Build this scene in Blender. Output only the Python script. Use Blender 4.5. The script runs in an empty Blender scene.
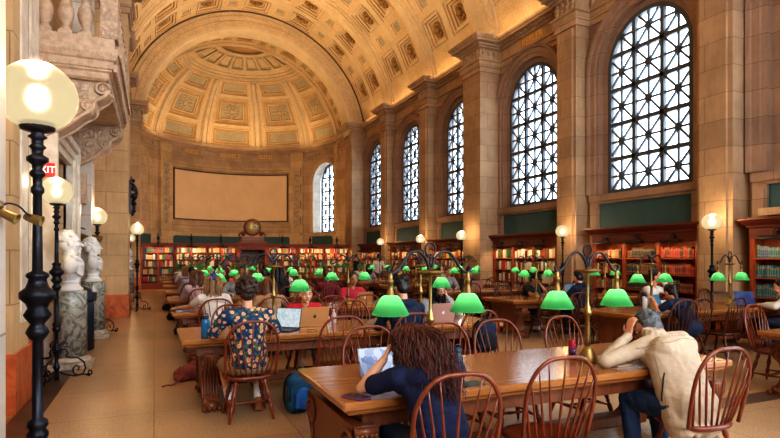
import bpy, math, random
from mathutils import Vector, Matrix, Euler
random.seed(7)
R = math.radians
PI = math.pi
COL = bpy.context.scene.collection
# ------------------------------------------------------------------ dimensions of the hall (metres)
XL, XR, XC = -1.52, 11.4, 4.94          # side walls and centre line
VZ, VR = 8.40, 6.46                      # vault centre height and radius
CORN = 9.38                             # top of the cornice
PIERS = [(-1.25, 0), (3.25, 1), (7.75, 0), (12.25, 0), (16.75, 1), (21.25, 0), (25.75, 0), (30.25, 1)]
WINS = [1.0, 5.5, 10.0, 14.5, 19.0, 23.5, 28.0]
AR, AY = 6.1, 33.3                      # apse radius and centre
YB = -5.5                               # back wall
def pw(b): return (1.16, .87) if b else (.80, .5)

# ------------------------------------------------------------------ materials
MATS = {}
def new_mat(name):
    m = bpy.data.materials.new(name); m.use_nodes = True
    nt = m.node_tree; b = nt.nodes['Principled BSDF']
    MATS[name] = m
    return m, nt, b
def N(nt, t, **kw):
    n = nt.nodes.new(t)
    for k, v in kw.items():
        if k.startswith('i_'):
            key = k[2:]
            key = int(key) if key.isdigit() else key.replace('_', ' ')
            n.inputs[key].default_value = v
        else: setattr(n, k, v)
    return n
def ramp(nt, fac, stops, interp='LINEAR'):
    r = nt.nodes.new('ShaderNodeValToRGB'); r.color_ramp.interpolation = interp
    el = r.color_ramp.elements
    while len(el) < len(stops): el.new(.5)
    for e, (p, c) in zip(el, stops): e.position = p; e.color = (*c, 1)
    nt.links.new(fac, r.inputs[0]); return r.outputs[0]
def mixc(nt, fac, a, b, mode='MIX'):
    n = nt.nodes.new('ShaderNodeMix'); n.data_type = 'RGBA'; n.blend_type = mode
    for sock, v in ((n.inputs[0], fac), (n.inputs[6], a), (n.inputs[7], b)):
        if hasattr(v, 'is_output') or hasattr(v, 'links'): nt.links.new(v, sock)
        elif isinstance(v, (int, float)): sock.default_value = v
        else: sock.default_value = (*v, 1)
    return n.outputs[2]
def bump(nt, b, h, strength=.3, dist=.02):
    n = N(nt, 'ShaderNodeBump'); n.inputs['Strength'].default_value = strength; n.inputs['Distance'].default_value = dist
    nt.links.new(h, n.inputs['Height']); nt.links.new(n.outputs[0], b.inputs['Normal'])
def pos(nt): return N(nt, 'ShaderNodeNewGeometry').outputs['Position']
def objc(nt): return N(nt, 'ShaderNodeTexCoord').outputs['Object']
def scaled(nt, v, s):
    n = N(nt, 'ShaderNodeMapping'); n.inputs['Scale'].default_value = s; nt.links.new(v, n.inputs['Vector']); return n.outputs[0]
def noise(nt, v, scale, detail=4, rough=.55):
    n = N(nt, 'ShaderNodeTexNoise'); n.inputs['Scale'].default_value = scale; n.inputs['Detail'].default_value = detail
    n.inputs['Roughness'].default_value = rough; nt.links.new(v, n.inputs['Vector']); return n.outputs['Fac']

def flat(name, c, rough=.5, metal=0, var=.0, vs=20, spec=None, emit=0, ec=None, bmp=0, bs=60, sheen=0):
    m, nt, b = new_mat(name)
    b.inputs['Roughness'].default_value = rough; b.inputs['Metallic'].default_value = metal
    if spec is not None: b.inputs['Specular IOR Level'].default_value = spec
    if var:
        f = noise(nt, objc(nt), vs)
        col = ramp(nt, f, [(.25, tuple(x*(1-var) for x in c)), (.75, tuple(min(1, x*(1+var)) for x in c))])
        nt.links.new(col, b.inputs['Base Color'])
    else: b.inputs['Base Color'].default_value = (*c, 1)
    if bmp: bump(nt, b, noise(nt, objc(nt), bs), bmp, .01)
    if emit:
        b.inputs['Emission Color'].default_value = (*(ec or c), 1); b.inputs['Emission Strength'].default_value = emit
    if sheen: b.inputs['Sheen Weight'].default_value = sheen
    return m

def stone(name, c, bw=1.5, bh=.56, mort=.55, rough=.75):
    m, nt, b = new_mat(name)
    p = pos(nt); s = N(nt, 'ShaderNodeSeparateXYZ'); nt.links.new(p, s.inputs[0])
    ad = N(nt, 'ShaderNodeMath', operation='ADD'); nt.links.new(s.outputs[0], ad.inputs[0]); nt.links.new(s.outputs[1], ad.inputs[1])
    cb = N(nt, 'ShaderNodeCombineXYZ'); nt.links.new(ad.outputs[0], cb.inputs[0]); nt.links.new(s.outputs[2], cb.inputs[1])
    br = N(nt, 'ShaderNodeTexBrick'); nt.links.new(cb.outputs[0], br.inputs['Vector'])
    br.inputs['Scale'].default_value = 1; br.inputs['Brick Width'].default_value = bw; br.inputs['Row Height'].default_value = bh
    br.inputs['Mortar Size'].default_value = .008; br.inputs['Mortar Smooth'].default_value = .4
    br.inputs['Color1'].default_value = (*tuple(x*.90 for x in c), 1); br.inputs['Color2'].default_value = (*tuple(min(1, x*1.08) for x in c), 1)
    br.inputs['Mortar'].default_value = (*tuple(x*mort for x in c), 1)
    n1 = noise(nt, p, 1.3, 6, .65)
    n2 = noise(nt, scaled(nt, p, (3, 3, .5)), 4, 5)
    v = ramp(nt, n1, [(.3, (.80, .79, .78)), (.7, (1.1, 1.08, 1.05))])
    v2 = ramp(nt, n2, [(.3, (.92, .91, .9)), (.7, (1.05, 1.05, 1.05))])
    col = mixc(nt, 1.0, mixc(nt, 1.0, br.outputs['Color'], v, 'MULTIPLY'), v2, 'MULTIPLY')
    nt.links.new(col, b.inputs['Base Color']); b.inputs['Roughness'].default_value = rough
    iv = N(nt, 'ShaderNodeMath', operation='SUBTRACT'); iv.inputs[0].default_value = 1; nt.links.new(br.outputs['Fac'], iv.inputs[1])
    bump(nt, b, iv.outputs[0], .35, .012)
    return m
def plaster(name, c, bs=26, bst=.35):
    m, nt, b = new_mat(name); p = pos(nt)
    f = noise(nt, p, 1.1, 5, .6); f2 = noise(nt, p, bs, 3)
    col = mixc(nt, 1.0, ramp(nt, f, [(.3, tuple(x*.86 for x in c)), (.7, tuple(min(1, x*1.07) for x in c))]), ramp(nt, f2, [(.35, (.8, .77, .72)), (.6, (1.03, 1.03, 1.02))]), 'MULTIPLY')
    nt.links.new(col, b.inputs['Base Color']); b.inputs['Roughness'].default_value = .7
    bump(nt, b, f2, bst, .03); return m
def carved(name, c, scale=16, st=.8):
    m, nt, b = new_mat(name); p = pos(nt)
    v = N(nt, 'ShaderNodeTexVoronoi', feature='SMOOTH_F1'); v.inputs['Scale'].default_value = scale
    n0 = N(nt, 'ShaderNodeTexNoise'); n0.inputs['Scale'].default_value = 5; nt.links.new(p, n0.inputs['Vector'])
    mx = N(nt, 'ShaderNodeVectorMath', operation='ADD'); nt.links.new(p, mx.inputs[0])
    sc = N(nt, 'ShaderNodeVectorMath', operation='SCALE'); sc.inputs['Scale'].default_value = .25; nt.links.new(n0.outputs['Color'], sc.inputs[0]); nt.links.new(sc.outputs[0], mx.inputs[1])
    nt.links.new(mx.outputs[0], v.inputs['Vector'])
    col = ramp(nt, v.outputs['Distance'], [(.1, tuple(min(1, x*1.1) for x in c)), (.55, tuple(x*.72 for x in c))])
    nt.links.new(col, b.inputs['Base Color']); b.inputs['Roughness'].default_value = .65
    iv = N(nt, 'ShaderNodeMath', operation='SUBTRACT'); iv.inputs[0].default_value = 1; nt.links.new(v.outputs['Distance'], iv.inputs[1])
    bump(nt, b, iv.outputs[0], st, .05); return m
def marble(name, c1, c2, scale=3, rough=.25, dist=4):
    m, nt, b = new_mat(name)
    n = N(nt, 'ShaderNodeTexNoise'); n.inputs['Scale'].default_value = scale; n.inputs['Detail'].default_value = 8; n.inputs['Distortion'].default_value = dist
    nt.links.new(pos(nt), n.inputs['Vector'])
    nt.links.new(ramp(nt, n.outputs['Fac'], [(.32, c2), (.46, tuple((a+d)/2 for a, d in zip(c1, c2))), (.55, c1), (.75, tuple(min(1, x*1.15) for x in c1))]), b.inputs['Base Color'])
    b.inputs['Roughness'].default_value = rough; return m
def wood(name, c1, c2, axis=0, rough=.3, scale=1.0, coat=.0):
    m, nt, b = new_mat(name)
    s = [9*scale]*3; s[axis] = .9*scale
    v = scaled(nt, objc(nt), tuple(s))
    n1 = noise(nt, v, 2.2, 6, .6); n2 = noise(nt, scaled(nt, objc(nt), tuple(x*6 for x in s)), 2, 3)
    col = mixc(nt, .35, ramp(nt, n1, [(.3, c2), (.7, c1)]), ramp(nt, n2, [(.3, c2), (.65, c1)]))
    nt.links.new(col, b.inputs['Base Color']); b.inputs['Roughness'].default_value = rough
    if coat: b.inputs['Coat Weight'].default_value = coat; b.inputs['Coat Roughness'].default_value = .15
    bump(nt, b, n2, .08, .004); return m

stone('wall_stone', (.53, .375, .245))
stone('pier_stone', (.48, .335, .215))  # lighter than the right wall, lamp glow on the piers put into the colour
stone('right_stone', (.38, .262, .20))  # wall stone darkened, backlit shade of the window side put into the colour
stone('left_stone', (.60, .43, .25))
stone('pale_stone', (.60, .55, .50), 1.4, .62)
stone('dark_stone', (.42, .31, .24))
plaster('vault_plaster', (.74, .555, .325), 20, .25)
plaster('vault_band', (.76, .60, .385), 34, .6)
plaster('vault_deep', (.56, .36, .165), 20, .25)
plaster('vault_panel', (.50, .44, .30), 14, .5)
plaster('dome_plaster', (.74, .50, .22), 24, .2)
flat('gilt_rosette', (.34, .20, .075), .5, .1, .3, 8)
flat('groove_dark', (.12, .075, .05), .7)
carved('carved_stone', (.54, .40, .27), 9, .9)
carved('carved_marble', (.62, .45, .33), 13, .9)
plaster('balcony_marble', (.62, .46, .34), 11, .2)
marble('white_marble', (.74, .72, .69), (.62, .59, .56), 2, .4, 1)
marble('pedestal_marble', (.36, .345, .29), (.10, .095, .08), 5, .25, 3)
marble('base_marble', (.50, .44, .37), (.36, .29, .22), 5, .4, 2)
marble('orange_marble', (.60, .18, .065), (.42, .10, .035), 3.5, .3, 2)
marble('jamb_marble', (.72, .66, .56), (.58, .50, .40), 3, .4, 1)
flat('teal_paint', (.05, .115, .125), .6, var=.1, vs=3)
flat('panel_paint', (.78, .57, .35), .8, var=.06, vs=1.2)
flat('window_metal', (.09, .105, .125), .5)
wood('table_oak', (.42, .185, .058), (.27, .10, .027), 0, .2, 1.0, .35)
wood('table_dark', (.25, .085, .034), (.11, .034, .015), 2, .35)
wood('chair_mahogany', (.25, .055, .019), (.12, .024, .009), 2, .28, 1.5, .3)
wood('chair_dark', (.12, .032, .015), (.05, .014, .008), 2, .28, 1.5, .3)
wood('bookcase_wood', (.34, .08, .027), (.20, .040, .014), 2, .55)
wood('bookcase_crown', (.20, .042, .022), (.10, .02, .012), 0, .5)
flat('brass', (.38, .265, .115), .38, 1, .25, 10)
flat('old_brass', (.30, .20, .08), .42, .9, .25, 10)
flat('dark_bronze', (.045, .042, .05), .35, .7, .3, 14)
flat('black_iron', (.016, .017, .024), .38, .5, .2, 20)
flat('black_fixture', (.03, .022, .022), .45, .3)
flat('red_sign', (.62, .02, .015), .4, emit=.6, ec=(.8, .03, .02))
flat('sign_letter', (.95, .85, .8), .4, emit=.8)
flat('gold_letter', (.75, .40, .08), .4, .3, emit=.12)
flat('clock_dial', (.72, .58, .28), .3, .5, .12, 8)
flat('clock_wood', (.28, .085, .03), .35, var=.25, vs=6)

m, nt, b = new_mat('floor_stone')
p = pos(nt)
br = N(nt, 'ShaderNodeTexBrick'); nt.links.new(p, br.inputs['Vector']); br.inputs['Scale'].default_value = 1
br.offset = 0; br.inputs['Brick Width'].default_value = 1.22; br.inputs['Row Height'].default_value = 1.22
br.inputs['Mortar Size'].default_value = .006; br.inputs['Mortar Smooth'].default_value = .3
br.inputs['Color1'].default_value = (.43, .29, .165, 1); br.inputs['Color2'].default_value = (.49, .335, .195, 1); br.inputs['Mortar'].default_value = (.25, .15, .075, 1)
sp = ramp(nt, noise(nt, p, 55, 3, .7), [(.3, (.50, .46, .42)), (.47, (1, 1, 1)), (.7, (1.3, 1.28, 1.22))])
bl = ramp(nt, noise(nt, p, .7, 4), [(.3, (.84, .84, .84)), (.7, (1.1, 1.1, 1.1))])
nt.links.new(mixc(nt, 1, mixc(nt, 1, br.outputs['Color'], sp, 'MULTIPLY'), bl, 'MULTIPLY'), b.inputs['Base Color'])
nt.links.new(ramp(nt, noise(nt, p, 6, 3), [(.3, (.28,)*3), (.7, (.34,)*3)]), b.inputs['Roughness'])
marble('floor_band', (.11, .065, .045), (.06, .035, .025), 4, .3, 1)
marble('floor_edge', (.50, .27, .10), (.38, .19, .07), 4, .35, 1)

# glowing globe of milky glass round a bulb, green glass shades, window glass
m, nt, b = new_mat('globe_glass'); out = nt.nodes['Material Output']
em = N(nt, 'ShaderNodeEmission'); em.inputs[0].default_value = (1, .86, .55, 1); em.inputs[1].default_value = .62
tr = N(nt, 'ShaderNodeBsdfTransparent'); mx = N(nt, 'ShaderNodeMixShader'); mx.inputs[0].default_value = .14
rf = N(nt, 'ShaderNodeBsdfRefraction'); rf.inputs['Roughness'].default_value = .65; rf.inputs['IOR'].default_value = 1.12; rf.inputs[0].default_value = (1, .93, .8, 1)
m2 = N(nt, 'ShaderNodeMixShader'); m2.inputs[0].default_value = .34; nt.links.new(em.outputs[0], m2.inputs[1]); nt.links.new(rf.outputs[0], m2.inputs[2])
nt.links.new(m2.outputs[0], mx.inputs[1]); nt.links.new(tr.outputs[0], mx.inputs[2]); nt.links.new(mx.outputs[0], out.inputs[0])
flat('globe_bulb', (1, .95, .8), .5, emit=1.7, ec=(1, .93, .75))
m, nt, b = new_mat('green_glass'); out = nt.nodes['Material Output']
b.inputs['Base Color'].default_value = (.015, .22, .075, 1); b.inputs['Roughness'].default_value = .16
b.inputs['Emission Color'].default_value = (.05, .5, .16, 1); b.inputs['Emission Strength'].default_value = .04
tl = N(nt, 'ShaderNodeBsdfTranslucent'); tl.inputs[0].default_value = (.15, .58, .27, 1)
mx = N(nt, 'ShaderNodeMixShader'); mx.inputs[0].default_value = .58
nt.links.new(b.outputs[0], mx.inputs[1]); nt.links.new(tl.outputs[0], mx.inputs[2]); nt.links.new(mx.outputs[0], out.inputs[0])
flat('lamp_bulb', (1, .95, .8), .5, emit=1.5, ec=(1, .9, .6))
m, nt, b = new_mat('window_glass'); out = nt.nodes['Material Output']
tr = N(nt, 'ShaderNodeBsdfTransparent'); tr.inputs[0].default_value = (.97, .99, 1, 1)
gl = N(nt, 'ShaderNodeBsdfGlossy'); gl.inputs['Roughness'].default_value = .05
mx = N(nt, 'ShaderNodeMixShader'); mx.inputs[0].default_value = .05
nt.links.new(tr.outputs[0], mx.inputs[1]); nt.links.new(gl.outputs[0], mx.inputs[2]); nt.links.new(mx.outputs[0], out.inputs[0])

# ------------------------------------------------------------------ mesh builder
class MB:
    def __init__(s): s.v = []; s.f = []; s.m = []; s.s = []
    def add(s, vs, fs, m=0, smooth=False):
        o = len(s.v); s.v.extend([tuple(v) for v in vs])
        for f in fs: s.f.append(tuple(i+o for i in f)); s.m.append(m); s.s.append(smooth)
        return s
    def box(s, x0, x1, y0, y1, z0, z1, m=0, T=None):
        vs = [Vector((x, y, z)) for x in (x0, x1) for y in (y0, y1) for z in (z0, z1)]
        if T is not None: vs = [T @ v for v in vs]
        return s.add(vs, [(0, 1, 3, 2), (4, 6, 7, 5), (0, 4, 5, 1), (2, 3, 7, 6), (0, 2, 6, 4), (1, 5, 7, 3)], m)
    def bbox(s, x0, x1, y0, y1, z0, z1, c=.01, m=0, T=None):
        """box with chamfered edges on the outline of its z faces and sides"""
        def ring(i, z): return [Vector(p) for p in ((x0+i, y0+c, z), (x0+c, y0+i, z), (x1-c, y0+i, z), (x1-i, y0+c, z), (x1-i, y1-c, z), (x1-c, y1-i, z), (x0+c, y1-i, z), (x0+i, y1-c, z))]
        rs = [ring(c*.9, z0), ring(0, z0+c), ring(0, z1-c), ring(c*.9, z1)]
        vs = [p for r in rs for p in r]
        if T is not None: vs = [T @ v for v in vs]
        fs = [tuple(reversed(range(8))), tuple(range(24, 32))]
        for k in range(3):
            for i in range(8):
                j = (i+1) % 8; fs.append((k*8+i, k*8+j, k*8+8+j, k*8+8+i))
        return s.add(vs, fs, m)
    def lathe(s, prof, seg=16, T=None, m=0, smooth=True, a0=0, a1=2*PI):
        full = abs(a1-a0-2*PI) < 1e-6; n = seg if full else seg+1
        vs = []
        for r, z in prof:
            for i in range(n):
                a = a0+(a1-a0)*i/seg; vs.append(Vector((r*math.cos(a), r*math.sin(a), z)))
        if T is not None: vs = [T @ v for v in vs]
        fs = []
        for k in range(len(prof)-1):
            for i in range(seg):
                j = (i+1) % n if full else i+1
                fs.append((k*n+i, k*n+j, k*n+n+j, k*n+n+i))
        if full:
            if prof[0][0] > 1e-6: fs.append(tuple(reversed(range(n))))
            if prof[-1][0] > 1e-6: fs.append(tuple(range((len(prof)-1)*n, len(prof)*n)))
        return s.add(vs, fs, m, smooth)
    def tube(s, pts, rad, seg=8, m=0, smooth=True, caps=True, closed=False, flatten=None):
        pts = [Vector(p) for p in pts]; n = len(pts)
        if isinstance(rad, (int, float)): rad = [rad]*n
        vs = []; up = None
        for i, p in enumerate(pts):
            if closed: t = pts[(i+1) % n]-pts[i-1]
            else: t = pts[min(i+1, n-1)]-pts[max(i-1, 0)]
            t.normalize()
            if up is None:
                up = Vector((0, 0, 1)) if abs(t.z) < .9 else Vector((1, 0, 0))
            u = up-t*up.dot(t)
            if u.length < 1e-4: u = t.orthogonal()
            u.normalize(); w = t.cross(u); up = u
            for k in range(seg):
                a = 2*PI*k/seg
                vs.append(p+(u*math.cos(a)+w*math.sin(a))*rad[i])
        fs = []
        for i in range(n if closed else n-1):
            j = (i+1) % n
            for k in range(seg):
                l = (k+1) % seg; fs.append((i*seg+k, i*seg+l, j*seg+l, j*seg+k))
        if caps and not closed: fs += [tuple(reversed(range(seg))), tuple(range((n-1)*seg, n*seg))]
        return s.add(vs, fs, m, smooth)
    def ell(s, c, r, T=None, seg=12, rings=8, m=0):
        if isinstance(r, (int, float)): r = (r, r, r)
        c = Vector(c); M = T.to_3x3() if T is not None else Matrix.Identity(3)
        vs = [c+M @ Vector((0, 0, -r[2]))]
        for k in range(1, rings):
            b = -PI/2+PI*k/rings
            for i in range(seg):
                a = 2*PI*i/seg; vs.append(c+M @ Vector((r[0]*math.cos(b)*math.cos(a), r[1]*math.cos(b)*math.sin(a), r[2]*math.sin(b))))
        vs.append(c+M @ Vector((0, 0, r[2])))
        fs = [(0, 1+(i+1) % seg, 1+i) for i in range(seg)]
        for k in range(rings-2):
            for i in range(seg):
                j = (i+1) % seg; o = 1+k*seg; fs.append((o+i, o+j, o+seg+j, o+seg+i))
        o = 1+(rings-2)*seg; fs += [(o+i, o+(i+1) % seg, len(vs)-1) for i in range(seg)]
        return s.add(vs, fs, m, True)
    def cone(s, p0, p1, r0, r1, seg=12):
        """closed tapered capsule"""
        p0 = Vector(p0); p1 = Vector(p1); d = p1-p0; L = d.length
        if L < 1e-5: return s.ell(p0, r0)
        Q = d.to_track_quat('Z', 'Y').to_matrix()
        prof = []
        for k in range(5): a = -PI/2+k*PI/8; prof.append((max(r0*math.cos(a), 0), r0*math.sin(a)))
        for k in range(5): a = k*PI/8; prof.append((max(r1*math.cos(a), 0), L+r1*math.sin(a)))
        prof[0] = (0, -r0); prof[-1] = (0, L+r1)
        T = Matrix.Translation(p0) @ Q.to_4x4()
        vs = [T @ Vector((0, 0, -r0))]
        for r, z in prof[1:-1]:
            for i in range(seg):
                a = 2*PI*i/seg; vs.append(T @ Vector((r*math.cos(a), r*math.sin(a), z)))
        vs.append(T @ Vector((0, 0, L+r1)))
        fs = [(0, 1+(i+1) % seg, 1+i) for i in range(seg)]
        nr = len(prof)-2
        for k in range(nr-1):
            for i in range(seg):
                j = (i+1) % seg; o = 1+k*seg; fs.append((o+i, o+j, o+seg+j, o+seg+i))
        o = 1+(nr-1)*seg; fs += [(o+i, o+(i+1) % seg, len(vs)-1) for i in range(seg)]
        return s.add(vs, fs, 0, True)
    def prism(s, poly, fn, d0, d1, m=0, smooth=False):
        """poly: 2-D points; fn(a,b,d) -> 3-D"""
        n = len(poly)
        vs = [fn(a, b, d0) for a, b in poly]+[fn(a, b, d1) for a, b in poly]
        fs = [tuple(reversed(range(n))), tuple(range(n, 2*n))]
        s.add(vs, fs, m)
        return s.add(vs, [(i, (i+1) % n, n+(i+1) % n, n+i) for i in range(n)], m, smooth)
    def sweep(s, prof, path, m=0, closed=False):
        """profile (out,z) swept along plan path; 'out' is to the left of travel; mitred"""
        P = [Vector((a, b)) for a, b in path]; n = len(P); offs = []
        def nrm(a, b):
            d = (b-a).normalized(); return Vector((-d.y, d.x))
        for i in range(n):
            na = nrm(P[i-1], P[i]) if i > 0 or closed else None
            nb = nrm(P[i], P[(i+1) % n]) if i < n-1 or closed else None
            if na is None: o = nb
            elif nb is None: o = na
            else:
                dd = 1+na.dot(nb); o = (na+nb)/max(dd, .15)
            offs.append(o)
        vs = []; k = len(prof)
        for p, o in zip(P, offs):
            for a, z in prof: vs.append((p.x+o.x*a, p.y+o.y*a, z))
        fs = []
        for i in range(n if closed else n-1):
            j = (i+1) % n
            for q in range(k-1): fs.append((i*k+q, j*k+q, j*k+q+1, i*k+q+1))
        return s.add(vs, fs, m)
    def mesh(s, name, mats):
        me = bpy.data.meshes.new(name); me.from_pydata(s.v, [], s.f)
        for m in mats if isinstance(mats, (list, tuple)) else [mats]: me.materials.append(MATS[m] if isinstance(m, str) else m)
        me.polygons.foreach_set('material_index', s.m); me.polygons.foreach_set('use_smooth', s.s)
        me.update(); return me
    def build(s, name, mats, parent=None, loc=(0, 0, 0), rot=(0, 0, 0), **kw):
        return link(name, s.mesh(name, mats), parent, loc, rot, **kw)
def link(name, data, parent=None, loc=(0, 0, 0), rot=(0, 0, 0), label=None, cat=None, group=None, kind=None):
    o = bpy.data.objects.new(name, data); COL.objects.link(o)
    o.location = loc; o.rotation_euler = rot
    if parent is not None: o.parent = parent
    return tag(o, label, cat, group, kind)
def tag(o, label=None, cat=None, group=None, kind=None):
    if label: o['label'] = label
    if cat: o['category'] = cat
    if group: o['group'] = group
    if kind: o['kind'] = kind
    return o
def thing(name, label, cat, loc=(0, 0, 0), rz=0, group=None): return link(name, None, None, loc, (0, 0, rz), label, cat, group)
KIDS = {}
def dup(root, loc, rz, label, group=None):
    """copy of a thing with its parts and sub-parts"""
    if root.name not in KIDS: KIDS[root.name] = [(c, list(c.children)) for c in root.children]
    r = root.copy(); COL.objects.link(r); r.location = loc; r.rotation_euler = (0, 0, rz); r['label'] = label
    if group: r['group'] = group
    for ch, gs in KIDS[root.name]:
        c = ch.copy(); COL.objects.link(c); c.parent = r
        for g in gs:
            d = g.copy(); COL.objects.link(d); d.parent = c
    return r
def fuse(mb, name, mats, vox=.01, smooth=4, parent=None, loc=(0, 0, 0), rot=(0, 0, 0), **kw):
    """weld overlapping closed shapes into one continuous skin"""
    me = mb.mesh(name+'_src', mats)
    t = bpy.data.objects.new('tmp', me); COL.objects.link(t)
    r = t.modifiers.new('r', 'REMESH'); r.mode = 'VOXEL'; r.voxel_size = vox; r.use_smooth_shade = True
    if smooth:
        sm = t.modifiers.new('s', 'SMOOTH'); sm.factor = .5; sm.iterations = smooth
    dg = bpy.context.evaluated_depsgraph_get(); dg.update()
    out = bpy.data.meshes.new_from_object(t.evaluated_get(dg)); out.name = name
    bpy.data.objects.remove(t); bpy.data.meshes.remove(me)
    out.materials.clear()
    for m in mats if isinstance(mats, (list, tuple)) else [mats]: out.materials.append(MATS[m] if isinstance(m, str) else m)
    out.polygons.foreach_set('use_smooth', [True]*len(out.polygons))
    return link(name, out, parent, loc, rot, **kw)
def wrinkle(o, amp, sc):
    from mathutils import noise as ns
    me = o.data; co = [v_.co.copy() for v_ in me.vertices]; nm = [v_.normal.copy() for v_ in me.vertices]
    for v_, c, n_ in zip(me.vertices, co, nm):
        q = Vector((c.x*sc*1.2+c.z*sc*.5, c.y*sc, c.z*sc*.8)); w = ns.noise(q*.45)
        f_ = 1-abs(ns.noise(q+Vector((w, w, 0))*2.0))*2.2
        v_.co = c+n_*amp*(f_*.8+.4*ns.noise(q*2.6))
    me.update()
def on_surface(o, pts, d, r, name, mat, parent, seg=5):
    from mathutils.bvhtree import BVHTree
    t = BVHTree.FromPolygons([v_.co for v_ in o.data.vertices], [p_.vertices for p_ in o.data.polygons]); out = []
    for p_ in pts:
        h = t.ray_cast(Vector(p_)-Vector(d)*1.0, Vector(d))
        if h[0] is not None: out.append(h[0]-Vector(d)*r*.3)
    if len(out) > 1: m_ = MB(); m_.tube(out, r, seg); return m_.build(name, [mat], parent)
def text_mesh(txt, size, extr, mat, name, parent=None, M=None, **kw):
    cu = bpy.data.curves.new('t', 'FONT'); cu.body = txt; cu.size = size; cu.extrude = extr; cu.align_x = 'CENTER'; cu.align_y = 'CENTER'
    t = bpy.data.objects.new('tmp', cu); COL.objects.link(t)
    dg = bpy.context.evaluated_depsgraph_get(); dg.update()
    me = bpy.data.meshes.new_from_object(t.evaluated_get(dg)); bpy.data.objects.remove(t)
    me.materials.clear(); me.materials.append(MATS[mat]); me.name = name
    if M is not None: me.transform(M)
    return link(name, me, parent, **kw)
def arc(c, r, a0, a1, n, plane='xz'):
    out = []
    for i in range(n+1):
        a = R(a0+(a1-a0)*i/n); x, y = r*math.cos(a), r*math.sin(a)
        out.append((c[0]+x, c[1], c[2]+y) if plane == 'xz' else (c[0], c[1]+x, c[2]+y) if plane == 'yz' else (c[0]+x, c[1]+y, c[2]))
    return out
def spline(pts, n=6):
    """Catmull-Rom through the points"""
    P = [Vector(p) for p in pts]; P = [P[0]*2-P[1]]+P+[P[-1]*2-P[-2]]; out = []
    for i in range(1, len(P)-2):
        for k in range(n):
            t = k/n; a, b, c, d = P[i-1:i+3]
            out.append(.5*((2*b)+(c-a)*t+(2*a-5*b+4*c-d)*t*t+(3*b-a-3*c+d)*t**3))
    out.append(P[-2]); return out
# ================================================================== THE SHELL
def struct(name, mb, mats, **kw): return mb.build(name, mats, kind='structure', **kw)
# floor with dark border bands
f = MB(); f.add([(XL-.9, YB, 0), (XR+.6, YB, 0), (XR+.6, 40.2, 0), (XL-.9, 40.2, 0)], [(0, 1, 2, 3)])
struct('floor', f, ['floor_stone'])
f = MB()
for x0, x1, y0, y1 in ((-1.30, -1.04, YB, 29.9), (10.75, 11.0, YB, 29.9), (4.6, 10.75, 3.85, 4.12)):
    f.box(x0, x1, y0, y1, -.01, .004)
struct('trim_1', f, ['floor_band'])
f = MB(); f.box(-1.52, -1.30, YB, 29.6, -.01, .003); struct('trim_2', f, ['floor_edge'])

def arch_wall(mb, mp, s0, s1, z0, z1, sc, hw, sill, spring, depth, m=0, mr=0, ns=1, na=20, inner=None):
    """wall s0..s1 x z0..z1 with an arched hole; mp(s,z,d) maps it into the hall (d = depth into the wall)"""
    def strip(a, b, za, zb, n):
        for i in range(n):
            p, q = a+(b-a)*i/n, a+(b-a)*(i+1)/n
            mb.add([mp(p, za, 0), mp(q, za, 0), mp(q, zb, 0), mp(p, zb, 0)], [(0, 1, 2, 3)], m)
    strip(s0, sc-hw, z0, z1, ns); strip(sc+hw, s1, z0, z1, ns); strip(sc-hw, sc+hw, z0, sill, max(ns, 4))
    A = [(sc-hw*math.cos(PI*i/na), spring+hw*math.sin(PI*i/na)) for i in range(na+1)]
    for (a, za), (b_, zb) in zip(A, A[1:]):
        mb.add([mp(a, za, 0), mp(b_, zb, 0), mp(b_, z1, 0), mp(a, z1, 0)], [(0, 1, 2, 3)], m)
    ring = [(sc-hw, sill)]+A+[(sc+hw, sill)]
    for (a, za), (b_, zb) in zip(ring, ring[1:]+ring[:1]):
        mb.add([mp(a, za, 0), mp(b_, zb, 0), mp(b_, zb, depth), mp(a, za, depth)], [(0, 1, 2, 3)], mr)
def archivolt(mb, mp, sc, hw, sill, spring, bands, m=0, na=24):
    """raised mouldings round an arched hole: bands = [(offset, rise)...] swept round the opening"""
    pts = [(0, sill)]+[None]*0
    for (o0, d0), (o1, d1) in zip(bands, bands[1:]):
        def path(o):
            return [(sc-hw-o, sill)]+[(sc-(hw+o)*math.cos(PI*i/na), spring+(hw+o)*math.sin(PI*i/na)) for i in range(na+1)]+[(sc+hw+o, sill)]
        a, b_ = path(o0), path(o1); n = len(a)
        mb.add([mp(*p, -d0) for p in a]+[mp(*p, -d1) for p in b_], [(i, i+1, n+i+1, n+i) for i in range(n-1)], m)
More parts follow.
